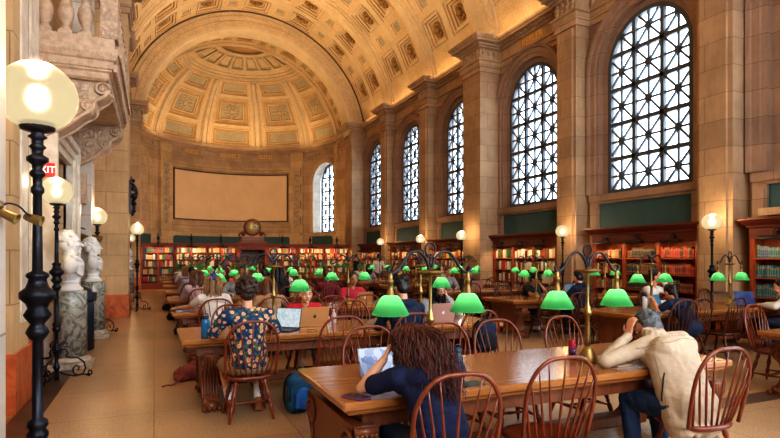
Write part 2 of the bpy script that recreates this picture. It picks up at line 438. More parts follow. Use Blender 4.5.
def make_window(idx, mp, hw, sill, spring, ncol=3):
    """arched window: thick mullions, thin starred bars, one glass pane per window"""
    f = MB(); rh = (spring+hw-sill)/5
    def top(s): return spring+math.sqrt(max(hw*hw-s*s, 0))
    def bar(a, b_, w, d0=.0, d1=.06):
        # clip the bar to the opening
        n = 24; pts = []
        for i in range(n+1):
            t = i/n; s = a[0]+(b_[0]-a[0])*t; z = a[1]+(b_[1]-a[1])*t
            if abs(s) <= hw+1e-6 and z <= top(s)+1e-6: pts.append((s, z))
        if len(pts) < 2: return
        a, b_ = pts[0], pts[-1]; dx, dz = b_[0]-a[0], b_[1]-a[1]; L = math.hypot(dx, dz)
        if L < .05: return
        nx, nz = -dz/L*w/2, dx/L*w/2
        q = [(a[0]+nx, a[1]+nz), (b_[0]+nx, b_[1]+nz), (b_[0]-nx, b_[1]-nz), (a[0]-nx, a[1]-nz)]
        f.add([mp(s, z, d0) for s, z in q]+[mp(s, z, d1) for s, z in q], [(0, 1, 2, 3), (4, 7, 6, 5), (0, 4, 5, 1), (1, 5, 6, 2), (2, 6, 7, 3), (3, 7, 4, 0)])
    xs = [-hw+2*hw*i/ncol for i in range(ncol+1)]
    for i, x in enumerate(xs[1:-1]): bar((x, sill), (x, top(x)), .105, -.03, .07)
    for k in range(1, 5): bar((-hw, sill+rh*k), (hw, sill+rh*k), .105, -.03, .07)
    for i in range(ncol):
        for k in range(5):
            x0, x1, z0, z1 = xs[i], xs[i+1], sill+rh*k, sill+rh*(k+1); xm, zm = (x0+x1)/2, (z0+z1)/2
            for a, b_ in (((x0, z0), (x1, z1)), ((x0, z1), (x1, z0)), ((xm, z0), (xm, z1)), ((x0, zm), (x1, zm))): bar(a, b_, .05)
            if abs(xm) < hw and zm < top(xm):
                q = [(xm+.095*math.cos(PI/4*j), zm+.095*math.sin(PI/4*j)) for j in range(8)]
                f.add([mp(s, z, -.02) for s, z in q], [tuple(range(8))])
    na = 24; out = []
    for o in (0, -.11):
        out.append([(-(hw+o), sill-o)]+[(-(hw+o)*math.cos(PI*i/na), spring+(hw+o)*math.sin(PI*i/na)) for i in range(na+1)]+[(hw+o, sill-o)])
    n = len(out[0])
    for d in (-.04, .07):
        f.add([mp(*p, d) for p in out[0]+out[1]], [(i, (i+1) % n, n+(i+1) % n, n+i) for i in range(n)])
    f.add([mp(*p, d) for d in (-.04, .07) for p in out[1]], [(i, (i+1) % n, n+(i+1) % n, n+i) for i in range(n)])
    w = struct('window_%d' % idx, f, ['window_metal'])
    g = MB(); ring = out[0]
    g.add([mp(s, z, .03) for s, z in ring], [tuple(range(n))])
    g.build('pane', ['window_glass'], w)
    return w

HW, SILL, SPR = 1.29, 3.36, 6.75
wall = MB(); vol = MB(); teal = MB(); course = MB()
def mpR(yc): return lambda s, z, d: (XR+d, yc+s, z)
wn = 1
for yc in WINS:
    mp = mpR(yc)
    arch_wall(wall, mp, -2.25, 2.25, 0, 9.3, 0, HW+.16, SILL-.0, SPR, .12)
    mp2 = lambda s, z, d, y=yc: (XR+.12+d, y+s, z)
    arch_wall(wall, mp2, -HW-.3, HW+.3, SILL-.3, SPR+HW+.3, 0, HW, SILL, SPR, .35)
    archivolt(vol, mp, 0, HW+.16, SILL, SPR, [(0, 0), (0, .05), (.10, .06), (.12, .10), (.26, .11), (.28, .16), (.36, .18), (.38, 0)])
    if yc > 0: make_window(wn, lambda s, z, d, y=yc: (XR+.16+d, y+s, z), HW, SILL, SPR); wn += 1
    else:
        pass
    # sill course, pedestal blocks and painted panel under the window
    course.box(XR-.16, XR, yc-1.72, yc+1.72, 3.16, 3.34); course.box(XR-.10, XR, yc-1.72, yc+1.72, 3.09, 3.16)
    for sg in (-1, 1):
        a, b_ = sorted((yc+sg*1.72, yc+sg*1.42)); course.box(XR-.11, XR, a, b_, 2.3, 3.09); course.box(XR-.14, XR, a+.04, b_-.04, 2.42, 3.0)
    teal.box(XR-.04, XR, yc-1.42, yc+1.42, 2.2, 3.09)
# piers on the right wall
def pier(mb, side, yc, big, z1=9.0, z0=0):
    w, p = pw(big); x0 = XR if side > 0 else XL; xf = x0-side*p
    y0, y1 = yc-w/2, yc+w/2
    mb.box(min(x0+side*.05, xf), max(x0+side*.05, xf), y0, y1, z0, z1)
    if not big:      # narrower raised face on the smaller pilasters
        a, b_ = sorted((xf, xf-side*.07)); mb.box(a, b_, y0+.10, y1-.10, .9, 8.1)
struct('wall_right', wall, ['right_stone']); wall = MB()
for yc, big in PIERS: pier(wall, 1, yc, big)
struct('wall_pier', wall, ['pier_stone'])
struct('trim_3', vol, ['right_stone']); struct('trim_4', teal, ['teal_paint']); struct('trim_5', course, ['right_stone'])

# left wall: plain stone, with a doorway under the balcony
DY0, DY1, DZ = 9.75, 11.75, 3.35
wall = MB()
def wq(y0, y1, z0, z1): wall.add([(XL, y0, z0), (XL, y1, z0), (XL, y1, z1), (XL, y0, z1)], [(0, 1, 2, 3)])
wq(YB, DY0, 0, 9.3); wq(DY1, 30.9, 0, 9.3); wq(DY0, DY1, DZ, 9.3)
for yc, big in PIERS:
    if yc in (3.25, 7.75, 12.25): continue
    pier(wall, -1, yc, big)
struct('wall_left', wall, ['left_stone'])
wall = MB()       # pale pier nearest the camera and the pilaster strips by the door
wall.box(XL-.05, -.65, 1.9, 3.1, 0, 9.1); wall.box(XL-.05, XL+.34, 12.65, 13.25, 0, 8.9)
struct('wall_pier', wall, ['pale_stone'])
wall = MB()
for x, y0, y1, w in ((XL+.10, 5.9, 6.6, 0), (XL+.20, 6.6, 7.35, 0), (XL+.05, 7.9, 8.3, 0)):
    wall.box(XL-.05, x, y0, y1, 0, 8.9)
struct('trim_6', wall, ['left_stone'])
wall = MB()
for x, y0, y1 in ((XL+.17, 5.75, 5.95), (XL+.22, 6.9, 7.2), (XL+.12, 7.95, 8.25), (XL+.06, 8.6, 8.8)):
    wall.box(XL-.05, x, y0, y1, .9, 8.9)
struct('trim_7', wall, ['jamb_marble'])
# orange marble dado along the left wall
d = MB()
for x, y0, y1 in ((XL+.03, 3.1, DY0-.3), (XL+.13, 5.86, 6.64), (XL+.23, 6.56, 7.39), (XL+.08, 7.86, 8.34), (XL+.03, DY1+.3, 15.9), (XL+.03, 17.6, 29.3)):
    d.box(XL-.02, x, y0, y1, 0, .62)
for yc, big in PIERS:
    if yc in (16.75, 21.25, 25.75, 30.25):
        w, p = pw(big); d.box(XL-.02, XL+p+.03, yc-w/2-.03, yc+w/2+.03, 0, .62)
struct('baseboard_left', d, ['orange_marble'])
d = MB()
for yc, big in PIERS:
    w, p = pw(big); d.box(XR-p-.03, XR+.02, yc-w/2-.03, yc+w/2+.03, 0, .62)
struct('baseboard_right', d, ['orange_marble'])
# doorway: recess, moulded jambs, door leaf
w = MB()
w.add([(XL-.7, DY0, 0), (XL-.7, DY1, 0), (XL-.7, DY1, DZ), (XL-.7, DY0, DZ)], [(0, 1, 2, 3)])
w.add([(XL, DY0, 0), (XL-.7, DY0, 0), (XL-.7, DY0, DZ), (XL, DY0, DZ)], [(0, 1, 2, 3)])
w.add([(XL, DY1, 0), (XL-.7, DY1, 0), (XL-.7, DY1, DZ), (XL, DY1, DZ)], [(0, 1, 2, 3)])
w.add([(XL, DY0, DZ), (XL-.7, DY0, DZ), (XL-.7, DY1, DZ), (XL, DY1, DZ)], [(0, 1, 2, 3)])
struct('wall_door_recess', w, ['left_stone'])
w = MB()
for k, (o, t) in enumerate(((0, .10), (.12, .15), (.26, .20))):
    for y0, y1 in ((DY0-o-.12, DY0-o), (DY1+o, DY1+o+.12)): w.box(XL-.04, XL+t, y0, y1, 0, DZ+o)
    w.box(XL-.04, XL+t, DY0-o-.12, DY1+o+.12, DZ+o, DZ+o+.12)
struct('trim_8', w, ['jamb_marble'])
w = MB(); w.box(XL-.68, XL-.62, DY0+.02, DY1-.02, 0, 2.9)
for y in (DY0+.12, DY0+1.08):
    for z0, z1 in ((.2, 1.2), (1.35, 2.7)): w.box(XL-.62, XL-.60, y, y+.8, z0, z1)
dr = struct('door_1', w, ['table_dark'])
h = MB(); h.ell((XL-.57, DY0+1.12, 1.05), .035); h.build('door_handle', ['brass'], dr)

# back wall behind the camera
w = MB(); BW = (0.6, 4.94, 9.28)      # end wall; its three tall arched windows are added for frontal fill light
for k, xc in enumerate(BW):
    a, b_ = (XL-.9 if k == 0 else (BW[k-1]+xc)/2), (XR+.6 if k == 2 else (BW[k+1]+xc)/2)
    arch_wall(w, lambda s, z, d: (s, YB-d, z), a, b_, 0, 15, xc, 1.7, 2.6, 8.2, .4)
struct('wall_back', w, ['wall_stone'])
for k, xc in enumerate(BW): make_window(wn+5+k, lambda s, z, d, x=xc: (x+s, YB-.2-d, z), 1.7, 2.6, 8.2, 4)

# entablature right round the hall and the apse
ENT = [(0, 8.05), (.05, 8.05), (.05, 8.2), (.09, 8.22), (.09, 8.4), (.15, 8.42), (.15, 8.47), (.04, 8.49), (.04, 8.86), (.11, 8.88), (.11, 8.94), (.17, 8.95), (.17, 9.02), (.32, 9.04), (.32, 9.11), (.36, 9.13), (.42, 9.21), (.42, 9.25), (0, 9.25)]
ENT = [(a, z+.13) for a, z in ENT]
rp = [(XR, YB)]
for yc, big in PIERS[:-1]:
    w, p = pw(big); rp += [(XR, yc-w/2), (XR-p, yc-w/2), (XR-p, yc+w/2), (XR, yc+w/2)]
w, p = pw(1); rp += [(XR, 30.25-w/2), (XR-p, 30.25-w/2), (XR-p, 30.25+w/2), (XC+AR, 30.25+w/2), (XC+AR, AY)]
ap = [(XC+AR*math.cos(PI*i/48), AY+AR*math.sin(PI*i/48)) for i in range(1, 48)]
lp = [(2*XC-x, y) for x, y in rp][::-1]
lp = [q for q in lp if not (2.0 < q[1] < 4.2 or 7 < q[1] < 8.6 or 11.5 < q[1] < 13)]
e = MB(); e.sweep(ENT, rp+ap+lp)
struct('trim_9', e, ['wall_stone'])
# carved blocks on the frieze over every pier, dentils under the cornice
e = MB()
for yc, big in PIERS[1:]:
    w, p = pw(big)
    for side, xw in ((1, XR), (-1, XL)):
        if side < 0 and yc < 16: continue
        xf = xw-side*(p+.04); n = 5 if big else 4
        for k in range(n):
            y = yc-w/2+w*(k+.5)/n
            e.ell((xf, y, 8.85), (.05, .07, .10), seg=8, rings=6); e.ell((xf, y, 8.69), (.045, .05, .05), seg=8, rings=5); e.box(xf-side*.0-.04, xf+.04, y-.03, y+.03, 8.63, 8.99)
        if big:
            for k in range(4):
                x = xw-side*p*(k+.5)/4; y = yc-w/2-.04
                e.ell((x, y, 8.85), (.06, .05, .10), seg=8, rings=6); e.box(x-.03, x+.03, y-.03, y+.03, 8.63, 8.99)
for y in [2+i*.14 for i in range(200)]:
    if y < 29.5 and all(abs(y-yc) > pw(b)[0]/2+.2 for yc, b in PIERS): e.box(XR-.22, XR-.1, y, y+.08, 9.08, 9.15)
for yc in WINS[1:]:
    for sg in (-1, 1): e.ell((XR-.05, yc+sg*1.72, 8.81), (.05, .12, .12), seg=10, rings=6)
for a in range(10, 171, 4):
    if a % 12 == 2: e.ell((XC+(AR-.05)*math.cos(R(a)), AY+(AR-.05)*math.sin(R(a)), 8.81), .1, seg=8, rings=6)
struct('trim_10', e, ['carved_stone'])
# gilt name on the frieze
M = Matrix.Translation((XR-.055, 14.35, 8.80)) @ Euler((PI/2, 0, -PI/2)).to_matrix().to_4x4()
text_mesh('KEPLER', .33, .008, 'gold_letter', 'trim_11', M=M, kind='structure')

# ---------------------------------------------------------------- barrel vault, coffered
v = MB()
def vp(th, y, r): return (XC+r*math.cos(R(th)), y, VZ+r*math.sin(R(th)))
def coffer(fn, a0, a1, b0, b1, steps, mats, centre=None, da=1, db=1):
    """nested frames stepping back from the surface; fn(a,b,h) with h = rise behind the surface; steps = [(inset,h)] in metres, da/db = units per metre"""
    prev = None
    for i, (ins, h) in enumerate(steps):
        q = [fn(a, b_, h) for a, b_ in ((a0+ins*da, b0+ins*db), (a1-ins*da, b0+ins*db), (a1-ins*da, b1-ins*db), (a0+ins*da, b1-ins*db))]
        if prev: v.add(prev+q, [(k, (k+1) % 4, 4+(k+1) % 4, 4+k) for k in range(4)], mats[i-1])
        prev = q
    v.add(prev, [(0, 1, 2, 3)], mats[-1])
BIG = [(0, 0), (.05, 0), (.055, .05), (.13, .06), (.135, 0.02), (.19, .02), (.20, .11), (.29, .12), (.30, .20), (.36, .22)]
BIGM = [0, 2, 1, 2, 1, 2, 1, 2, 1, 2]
SML = [(0, 0), (.05, 0), (.055, .04), (.12, .05), (.13, .09)]; SMLM = [0, 2, 1, 2, 3]
DEG = 180/PI/VR
rows = []
for k in range(-3, 4):
    c = 90+21.7*k
    rows.append((c-6.3, c+6.3, 'B'))
    if k < 3: rows.append((c+10.85-2.7, c+10.85+2.7, 'S'))
rows.sort()
TH0 = 8.5
for (y0, y1) in [(a[0]+pw(a[1])[0]/2, b_[0]-pw(b_[1])[0]/2) for a, b_ in zip(PIERS, PIERS[1:])]:
    yc = (y0+y1)/2
    if y1 < 0: continue
    cols = [(yc-1.62, yc-.20), (yc+.20, yc+1.62)]
    cuts = [TH0]+[t for r in rows for t in r[:2]]+[180-TH0]
    kinds = []
    for i in range(len(cuts)-1): kinds.append(next((r[2] for r in rows if abs(r[0]-cuts[i]) < 1e-6 and abs(r[1]-cuts[i+1]) < 1e-6), None))
    ys = [y0, cols[0][0], cols[0][1], cols[1][0], cols[1][1], y1]
    for i, kd in enumerate(kinds):
        a0, a1 = cuts[i], cuts[i+1]; n = max(1, int((a1-a0)/3.2))
        for j in range(5):
            if kd and j in (1, 3):
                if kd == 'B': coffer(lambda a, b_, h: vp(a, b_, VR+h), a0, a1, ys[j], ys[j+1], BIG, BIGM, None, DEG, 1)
                else:
                    ym = (ys[j]+ys[j+1])/2
                    for b0, b1, kk in ((ys[j], ym-.36, 0), (ym-.36, ym+.36, 1), (ym+.36, ys[j+1], 0)):
                        if kk: coffer(lambda a, b_, h: vp(a, b_, VR+h), a0, a1, b0, b1, SML, SMLM, None, DEG, 1)
                        else: v.add([vp(a0, b0, VR), vp(a1, b0, VR), vp(a1, b1, VR), vp(a0, b1, VR)], [(0, 1, 2, 3)], 0)
            else:
                for q in range(n):
                    t0, t1 = a0+(a1-a0)*q/n, a0+(a1-a0)*(q+1)/n
                    v.add([vp(t0, ys[j], VR), vp(t1, ys[j], VR), vp(t1, ys[j+1], VR), vp(t0, ys[j+1], VR)], [(0, 1, 2, 3)], 1 if j == 2 else 0, True)
        if kd == 'B':
            for j in (1, 3):
                c = (a0+a1)/2; yy = (ys[j]+ys[j+1])/2
                T = Matrix.Rotation(R(90-c), 4, 'Y')
                v.ell(vp(c, yy, VR+.14), (.15, .15, .12), T, 8, 6, 4)
                for q in range(8):
                    an = q*PI/4; off = T @ Vector((.23*math.cos(an), .23*math.sin(an), 0))
                    v.ell(Vector(vp(c, yy, VR+.17))+off, (.105, .105, .07), T, 6, 5, 4)
# bead rows edging the coffer columns, ribs over each pier
def rib(y0, y1, r, m, rin=None, n=48, t0=0):
    rr = rin or VR+.1
    for q in range(n):
        a0, a1 = TH0+(180-2*TH0)*q/n, TH0+(180-2*TH0)*(q+1)/n
        v.add([vp(a0, y0, r), vp(a1, y0, r), vp(a1, y1, r), vp(a0, y1, r)], [(0, 1, 2, 3)], m, True)
        for y in (y0, y1): v.add([vp(a0, y, r), vp(a1, y, r), vp(a1, y, rr), vp(a0, y, rr)], [(0, 1, 2, 3)], m)
for yc, big in PIERS[:-1]:
    w = pw(big)[0]
    if yc < 0: rib(YB, yc+w/2, VR, 0); continue
    rib(yc-w/2, yc+w/2, VR-(.30 if big else .18), 0)
    rib(yc-w/2-.12, yc+w/2+.12, VR-.09, 1)
    rib(yc-w/2+.2, yc+w/2-.2, VR-(.33 if big else .21), 1)
vault = v
# apse arch: near face with two grooves, beaded soffit
def annulus(y, r0, r1, m, n=64):
    for q in range(n):
        a0, a1 = 6+(168)*q/n, 6+(168)*(q+1)/n
        v.add([vp(a0, y, r0), vp(a1, y, r0), vp(a1, y, r1), vp(a0, y, r1)], [(0, 1, 2, 3)], m)
AF = 30.25-.58; AB = 30.25+.58
annulus(AF, 5.62, 5.92, 0); annulus(AF+.03, 5.92, 5.95, 2); annulus(AF, 5.95, 6.2, 0); annulus(AF+.03, 6.2, 6.23, 2); annulus(AF, 6.23, 6.5, 0)
def hoop(y0, y1, r, m, n=64):
    for q in range(n):
        a0, a1 = 4+172*q/n, 4+172*(q+1)/n
        v.add([vp(a0, y0, r), vp(a1, y0, r), vp(a1, y1, r), vp(a0, y1, r)], [(0, 1, 2, 3)], m, True)
annulus(AF+.07, 5.5, 6.75, 0); annulus(AF-.05, 5.48, 5.62, 1); hoop(AF-.05, AF, 5.62, 1)
hoop(AF-.05, AB, 5.48, 1); annulus(AB, 5.48, 6.2, 0)
v.tube([vp(7+166*q/60, AF-.01, VR-.02) for q in range(61)], .055, 6, 5)  # dark ring painted in for the shadow line where arch meets vault
# second barrel in front of the half dome
for q in range(13):
    a0 = 8+q*164/13; a1 = a0+164/13; g = .9
    f_ = lambda a, b_, h: vp(a, b_, AR+h)
    for t0, t1 in ((a0, a0+g), (a1-g, a1)):
        v.add([f_(t0, AB, 0), f_(t1, AB, 0), f_(t1, AY, 0), f_(t0, AY, 0)], [(0, 1, 2, 3)], 0, True)
    for b0, b1 in ((AB, AB+.35), (AY-.35, AY)):
        for u in range(3):
            t0, t1 = a0+g+(a1-a0-2*g)*u/3, a0+g+(a1-a0-2*g)*(u+1)/3
            v.add([f_(t0, b0, 0), f_(t1, b0, 0), f_(t1, b1, 0), f_(t0, b1, 0)], [(0, 1, 2, 3)], 0, True)
    if q % 2: 
        coffer(f_, a0+g, (a0+a1)/2-.3, AB+.35, AY-.35, SML, SMLM, None, DEG, 1); coffer(f_, (a0+a1)/2+.3, a1-g, AB+.35, AY-.35, SML, SMLM, None, DEG, 1)
        v.add([f_((a0+a1)/2-.3, AB+.35, 0), f_((a0+a1)/2+.3, AB+.35, 0), f_((a0+a1)/2+.3, AY-.35, 0), f_((a0+a1)/2-.3, AY-.35, 0)], [(0, 1, 2, 3)], 0)
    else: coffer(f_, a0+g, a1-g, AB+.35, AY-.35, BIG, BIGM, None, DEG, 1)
hoop(AY-.02, AY+.22, AR-.14, 1); annulus(AY-.02, AR-.14, AR+.1, 1); annulus(AY+.22, AR-.14, AR+.1, 1)
# half dome: five panelled sectors between ribs
def dp(az, el, h):
    r = AR+h; return (XC+r*math.cos(R(el))*math.cos(R(az)), AY+r*math.cos(R(el))*math.sin(R(az)), VZ+r*math.sin(R(el)))
def dquad(a0, a1, e0, e1, h, m, na=4, ne=3):
    for i in range(na):
        for j in range(ne):
            p, q = a0+(a1-a0)*i/na, a0+(a1-a0)*(i+1)/na; s_, t = e0+(e1-e0)*j/ne, e0+(e1-e0)*(j+1)/ne
            v.add([dp(p, s_, h), dp(q, s_, h), dp(q, t, h), dp(p, t, h)], [(0, 1, 2, 3)], m, True)
def dpanel(a0, a1, e0, e1, tint, medal=False):
    """panel with stepped mouldings"""
    em = (e0+e1)/2; da = 180/PI/AR/math.cos(R(em)); de = 180/PI/AR
    st = [(0, 0), (.06, -.05), (.11, -.05), (.15, .04), (.22, .05), (.27, .10), (.38, .10), (.42, .05), (.46, .05), (.50, .12)]
    if e1-e0 < 14: st = [(0, 0), (.05, -.04), (.09, -.04), (.12, .04), (.22, .06), (.25, .02), (.28, .02), (.31, .08)]
    cs = [0, 1, 0, 2, 0, 2, 1, 0, 2] if e1-e0 >= 14 else [0, 1, 0, 2, 1, 0, 2]
    na, ne = 4, 3; prev = None
    for i, (ins, h) in enumerate(st):
        A0, A1, E0, E1 = a0+ins*da, a1-ins*da, e0+ins*de, e1-ins*de; ring = []
        for k in range(na): ring.append(dp(A0+(A1-A0)*k/na, E0, h))
        for k in range(ne): ring.append(dp(A1, E0+(E1-E0)*k/ne, h))
        for k in range(na): ring.append(dp(A1-(A1-A0)*k/na, E1, h))
        for k in range(ne): ring.append(dp(A0, E1-(E1-E0)*k/ne, h))
        if prev:
            n = len(ring); v.add(prev+ring, [(k, (k+1) % n, n+(k+1) % n, n+k) for k in range(n)], cs[i-1])
        prev = ring
    dquad(A0, A1, E0, E1, st[-1][1], tint, na, ne)
    if medal:
        c = Vector(dp((a0+a1)/2, em, .06)); nrm = (Vector((XC, AY, VZ))-c).normalized(); Q = nrm.to_track_quat('Z', 'Y').to_matrix().to_4x4()
        for rr, k, sz in ((0, 1, .15), (.30, 8, .09), (.46, 12, .07)):
            for q in range(k):
                an = 2*PI*q/k; v.ell(c+Q @ Vector((rr*math.cos(an), rr*math.sin(an), 0)), (sz, sz, .05), Q, 6, 5, 0)
dquad(0, 180, 4, 10.5, 0, 0, 40, 2)
for k in range(5):
    a0, a1 = 36*k, 36*k+36
    g = 5.0
    for e0, e1, md in ((10.5, 21.6, 0), (23.0, 41.6, 1), (43.0, 53.0, 0)):
        dpanel(a0+g, a1-g, e0, e1, 3, md); dquad(a0, a0+g, e0, e1, 0, 0, 2, 4); dquad(a1-g, a1, e0, e1, 0, 0, 2, 4)
    for e0, e1 in ((21.6, 23.0), (41.6, 43.0)): dquad(a0, a1, e0, e1, 0, 0, 8, 1)
    # vertical rib strips with beads
    for c in (a0+2.2, a1-2.2):
        v.tube([dp(c, 6+47*q/16, -.03) for q in range(17)], .05, 6, 1)
    dquad(a0-1.2 if k else a0, a0+1.2, 6, 53, -.09, 1, 1, 12)
dquad(0, 180, 53, 61, 0, 0, 40, 3)
for q in range(90): 
    v.ell(dp(2*q+1, 56.3, -.02), .085, None, 6, 4, 1)
for e_ in (54, 58.6): v.tube([dp(3*q, e_, -.02) for q in range(61)], .06, 6, 1)
for k in range(9):
    a0, a1 = 20*k, 20*k+20
    dquad(a0, a0+2.2, 61, 76, 0, 0, 1, 4); dquad(a1-2.2, a1, 61, 76, 0, 0, 1, 4); dquad(a0+2.2, a1-2.2, 61, 63, 0, 0); dquad(a0+2.2, a1-2.2, 74, 76, 0, 0)
    st = 0
    dquad(a0+2.2, a1-2.2, 63, 74, .06, 3)
    dquad(a0+4.5, a1-4.5, 65, 72, .03, 0)
v.tube([dp(3*q, 76.5, -.03) for q in range(61)], .09, 6, 1)
dquad(0, 180, 76, 90, .12, 5 if False else 2, 40, 3)
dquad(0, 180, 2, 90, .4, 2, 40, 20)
for q in range(40):
    a0, a1 = 4+172*q/40, 4+172*(q+1)/40
    v.add([vp(a0, YB, VR+.45), vp(a1, YB, VR+.45), vp(a1, AY+.3, VR+.45), vp(a0, AY+.3, VR+.45)], [(0, 1, 2, 3)], 2)
struct('ceiling', v, ['vault_plaster', 'vault_band', 'vault_deep', 'vault_panel', 'gilt_rosette', 'groove_dark'])

# ---------------------------------------------------------------- apse wall
w = MB(); vol = MB(); teal = MB(); car = MB(); pnl = MB()
def mpA(s, z, d): a = s/AR; r = AR+d; return (XC+r*math.cos(a), AY+r*math.sin(a), z)
S = lambda deg: R(deg)*AR
for x in (XC+AR, XC-AR): w.add([(x, AB-.05, 0), (x, AY, 0), (x, AY, 9.2), (x, AB-.05, 9.2)], [(0, 1, 2, 3)])
ACEN = (19.5, 160.5)
for ci, c in enumerate(ACEN):
    if ci == 0: arch_wall(w, mpA, S(0), S(37), 0, 9.2, S(c), HW, SILL, SPR+.05, 1.0, 0, 1, ns=6)
    archivolt(vol, mpA, S(c), HW, SILL, SPR+.05, [(0, 0), (0, .06), (.12, .07), (.14, .12), (.26, .13), (.28, 0)])
    cx, cy = math.cos(R(c)), math.sin(R(c)); px_, py_ = XC+(AR+.62)*cx, AY+(AR+.62)*cy
    if ci == 0: make_window(wn, lambda s, z, d: (px_-cy*s+cx*d, py_+cx*s+cy*d, z), HW+.04, SILL, SPR+.05); wn += 1
    for a0 in range(6):
        a, b_ = c-13+a0*26/6, c-13+(a0+1)*26/6
        teal.add([mpA(S(a), 2.2, -.03), mpA(S(b_), 2.2, -.03), mpA(S(b_), 3.1, -.03), mpA(S(a), 3.1, -.03)], [(0, 1, 2, 3)])
def cyl(mb, a0, a1, z0, z1, d, m=0, step=3.0):
    n = max(1, int((a1-a0)/step))
    for i in range(n):
        p, q = S(a0+(a1-a0)*i/n), S(a0+(a1-a0)*(i+1)/n)
        mb.add([mpA(p, z0, -d), mpA(q, z0, -d), mpA(q, z1, -d), mpA(p, z1, -d)], [(0, 1, 2, 3)], m, True)
def slab(mb, a0, a1, z0, z1, d, m=0):
    cyl(mb, a0, a1, z0, z1, d, m)
    n = max(1, int((a1-a0)/3))
    for i in range(n):
        p, q = S(a0+(a1-a0)*i/n), S(a0+(a1-a0)*(i+1)/n)
        for z in (z0, z1): mb.add([mpA(p, z, 0), mpA(q, z, 0), mpA(q, z, -d), mpA(p, z, -d)], [(0, 1, 2, 3)], m)
    for a in (a0, a1): mb.add([mpA(S(a), z0, 0), mpA(S(a), z1, 0), mpA(S(a), z1, -d), mpA(S(a), z0, -d)], [(0, 1, 2, 3)], m)
cyl(w, 37, 180, 0, 9.2, 0)
for a0, a1 in ((39.5, 48.5), (131.5, 140.5), (1, 5.4), (174.6, 179)):
    slab(vol, a0, a1, 3.1, 8.18, .24); slab(vol, a0-.6, a1+.6, 2.3, 3.1, .28); slab(vol, a0-.8, a1+.8, 3.0, 3.16, .36)
    slab(vol, a0-.4, a1+.4, 8.05, 9.02, .22)
for a0, a1 in ((41.6, 46.4), (133.6, 138.4)):
    slab(car, a0, a1, 3.7, 7.7, .255)
    for k in range(9):       # scrolling leaves up the pilaster
        c = (a0+a1)/2; z = 3.9+k*.44; sg = 1 if k % 2 else -1
        car.tube([mpA(S(c)+sg*.13*t/6*math.cos(t*.9), z+.13*math.sin(t*.9)+.02*t, -.27) for t in range(8)], .035, 5)
        car.ell(mpA(S(c), z, -.27), .06, None, 6, 5)
# frame mouldings of the big blank panel
for o, d0, th in ((5.6, .09, .9), (3.4, .16, .5)):
    a0, a1, z0, z1 = 52-o, 128+o, 4.2-o*.11, 7.5+o*.09
    if z1 > 8.0: z1 = 8.0
    slab(vol, a0, a1, z1-.14, z1, d0); slab(vol, a0, a1, z0, z0+.14, d0); slab(vol, a0, a0+1.4, z0, z1, d0); slab(vol, a1-1.4, a1, z0, z1, d0)
cyl(pnl, 52, 128, 4.22, 7.48, .03)
struct('trim_12', pnl, ['panel_paint'])
fr = MB()
for a0, a1, z0, z1 in ((51.5, 128.5, 7.46, 7.54), (51.5, 128.5, 4.16, 4.24), (51.5, 52.2, 4.16, 7.54), (127.8, 128.5, 4.16, 7.54)): slab(fr, a0, a1, z0, z1, .09)
struct('trim_13', fr, ['groove_dark'])
slab(vol, 40, 140, 3.1, 3.3, .12); slab(vol, 37, 143, 3.3, 3.36, .05)
cyl(teal, 50, 130, 2.2, 3.1, .03)
struct('wall_apse', w, ['wall_stone', 'pale_stone']); struct('trim_14', vol, ['left_stone']); struct('trim_15', teal, ['teal_paint']); struct('trim_16', car, ['carved_stone'])
# small gilt strokes of the worn frieze lettering, far away
g = MB()
for a0 in (66, 90, 114):
    for k in range(7):
        a = a0+5.0-k*1.7; p = S(a); hgt = .15
        g.add([mpA(p, 8.68, -.06), mpA(p+.05, 8.68, -.06), mpA(p+.05, 8.95, -.06), mpA(p, 8.95, -.06)], [(0, 1, 2, 3)])
        if k % 2: g.add([mpA(p, 8.89, -.06), mpA(p+.12, 8.89, -.06), mpA(p+.12, 8.95, -.06), mpA(p, 8.95, -.06)], [(0, 1, 2, 3)])
        if k % 3: g.add([mpA(p, 8.68, -.06), mpA(p+.12, 8.68, -.06), mpA(p+.12, 8.73, -.06), mpA(p, 8.73, -.06)], [(0, 1, 2, 3)])
struct('trim_17', g, ['gold_letter'])
# wall panels of the bay at the far right edge
w = MB()
w.box(XR-.25, XR, 4.0, 7.0, 2.45, 2.6); 
struct('trim_18', w, ['wall_stone'])

# ---------------------------------------------------------------- balcony over the left door
BX, BY0, BY1 = -.47, 9.07, 13.0
root = thing('stone_balcony', 'carved pink marble balcony with balusters jutting from the left wall over the doorway', 'balcony', (XL, (BY0+BY1)/2, 3.4))
Mw = Matrix.Translation(-Vector(root.location))
def bpart(mb, name, mats):
    mb.v = [tuple(Mw @ Vector(p)) for p in mb.v]; return mb.build(name, mats, root)
BP = [(.06, 4.30), (.08, 4.32), (.08, 4.40), (.12, 4.42), (.12, 4.45), (.145, 4.46), (.145, 4.56), (.18, 4.58), (.22, 4.66), (.22, 4.74), (.16, 4.76), (.16, 4.9), (0, 4.9)]
e = MB(); e.sweep(BP, [(XL, BY1), (BX-.24, BY1), (BX-.24, BY0+.24), (XL, BY0+.24)][::-1] if False else [(XL, BY0+.24), (BX-.24, BY0+.24), (BX-.24, BY1), (XL, BY1)][::-1])
e.box(XL, BX-.19, BY0+.2, BY1-.02, 4.29, 4.88)
for x in [XL+.05+i*.085 for i in range(11)]: e.box(x, x+.05, BY0+.09, BY0+.16, 4.45, 4.56)
for y in [BY0+.2+i*.085 for i in range(42)]: e.box(BX-.12, BX-.05, y, y+.05, 4.45, 4.56)
for x in [XL+.04+i*.06 for i in range(16)]: e.ell((x, BY0+.04, 4.66), (.024, .024, .03), None, 6, 4)
for y in [BY0+.1+i*.07 for i in range(52)]: e.ell((BX-.0, y, 4.66), (.024, .024, .03), None, 6, 4)
bpart(e, 'cornice_slab', ['balcony_marble'])
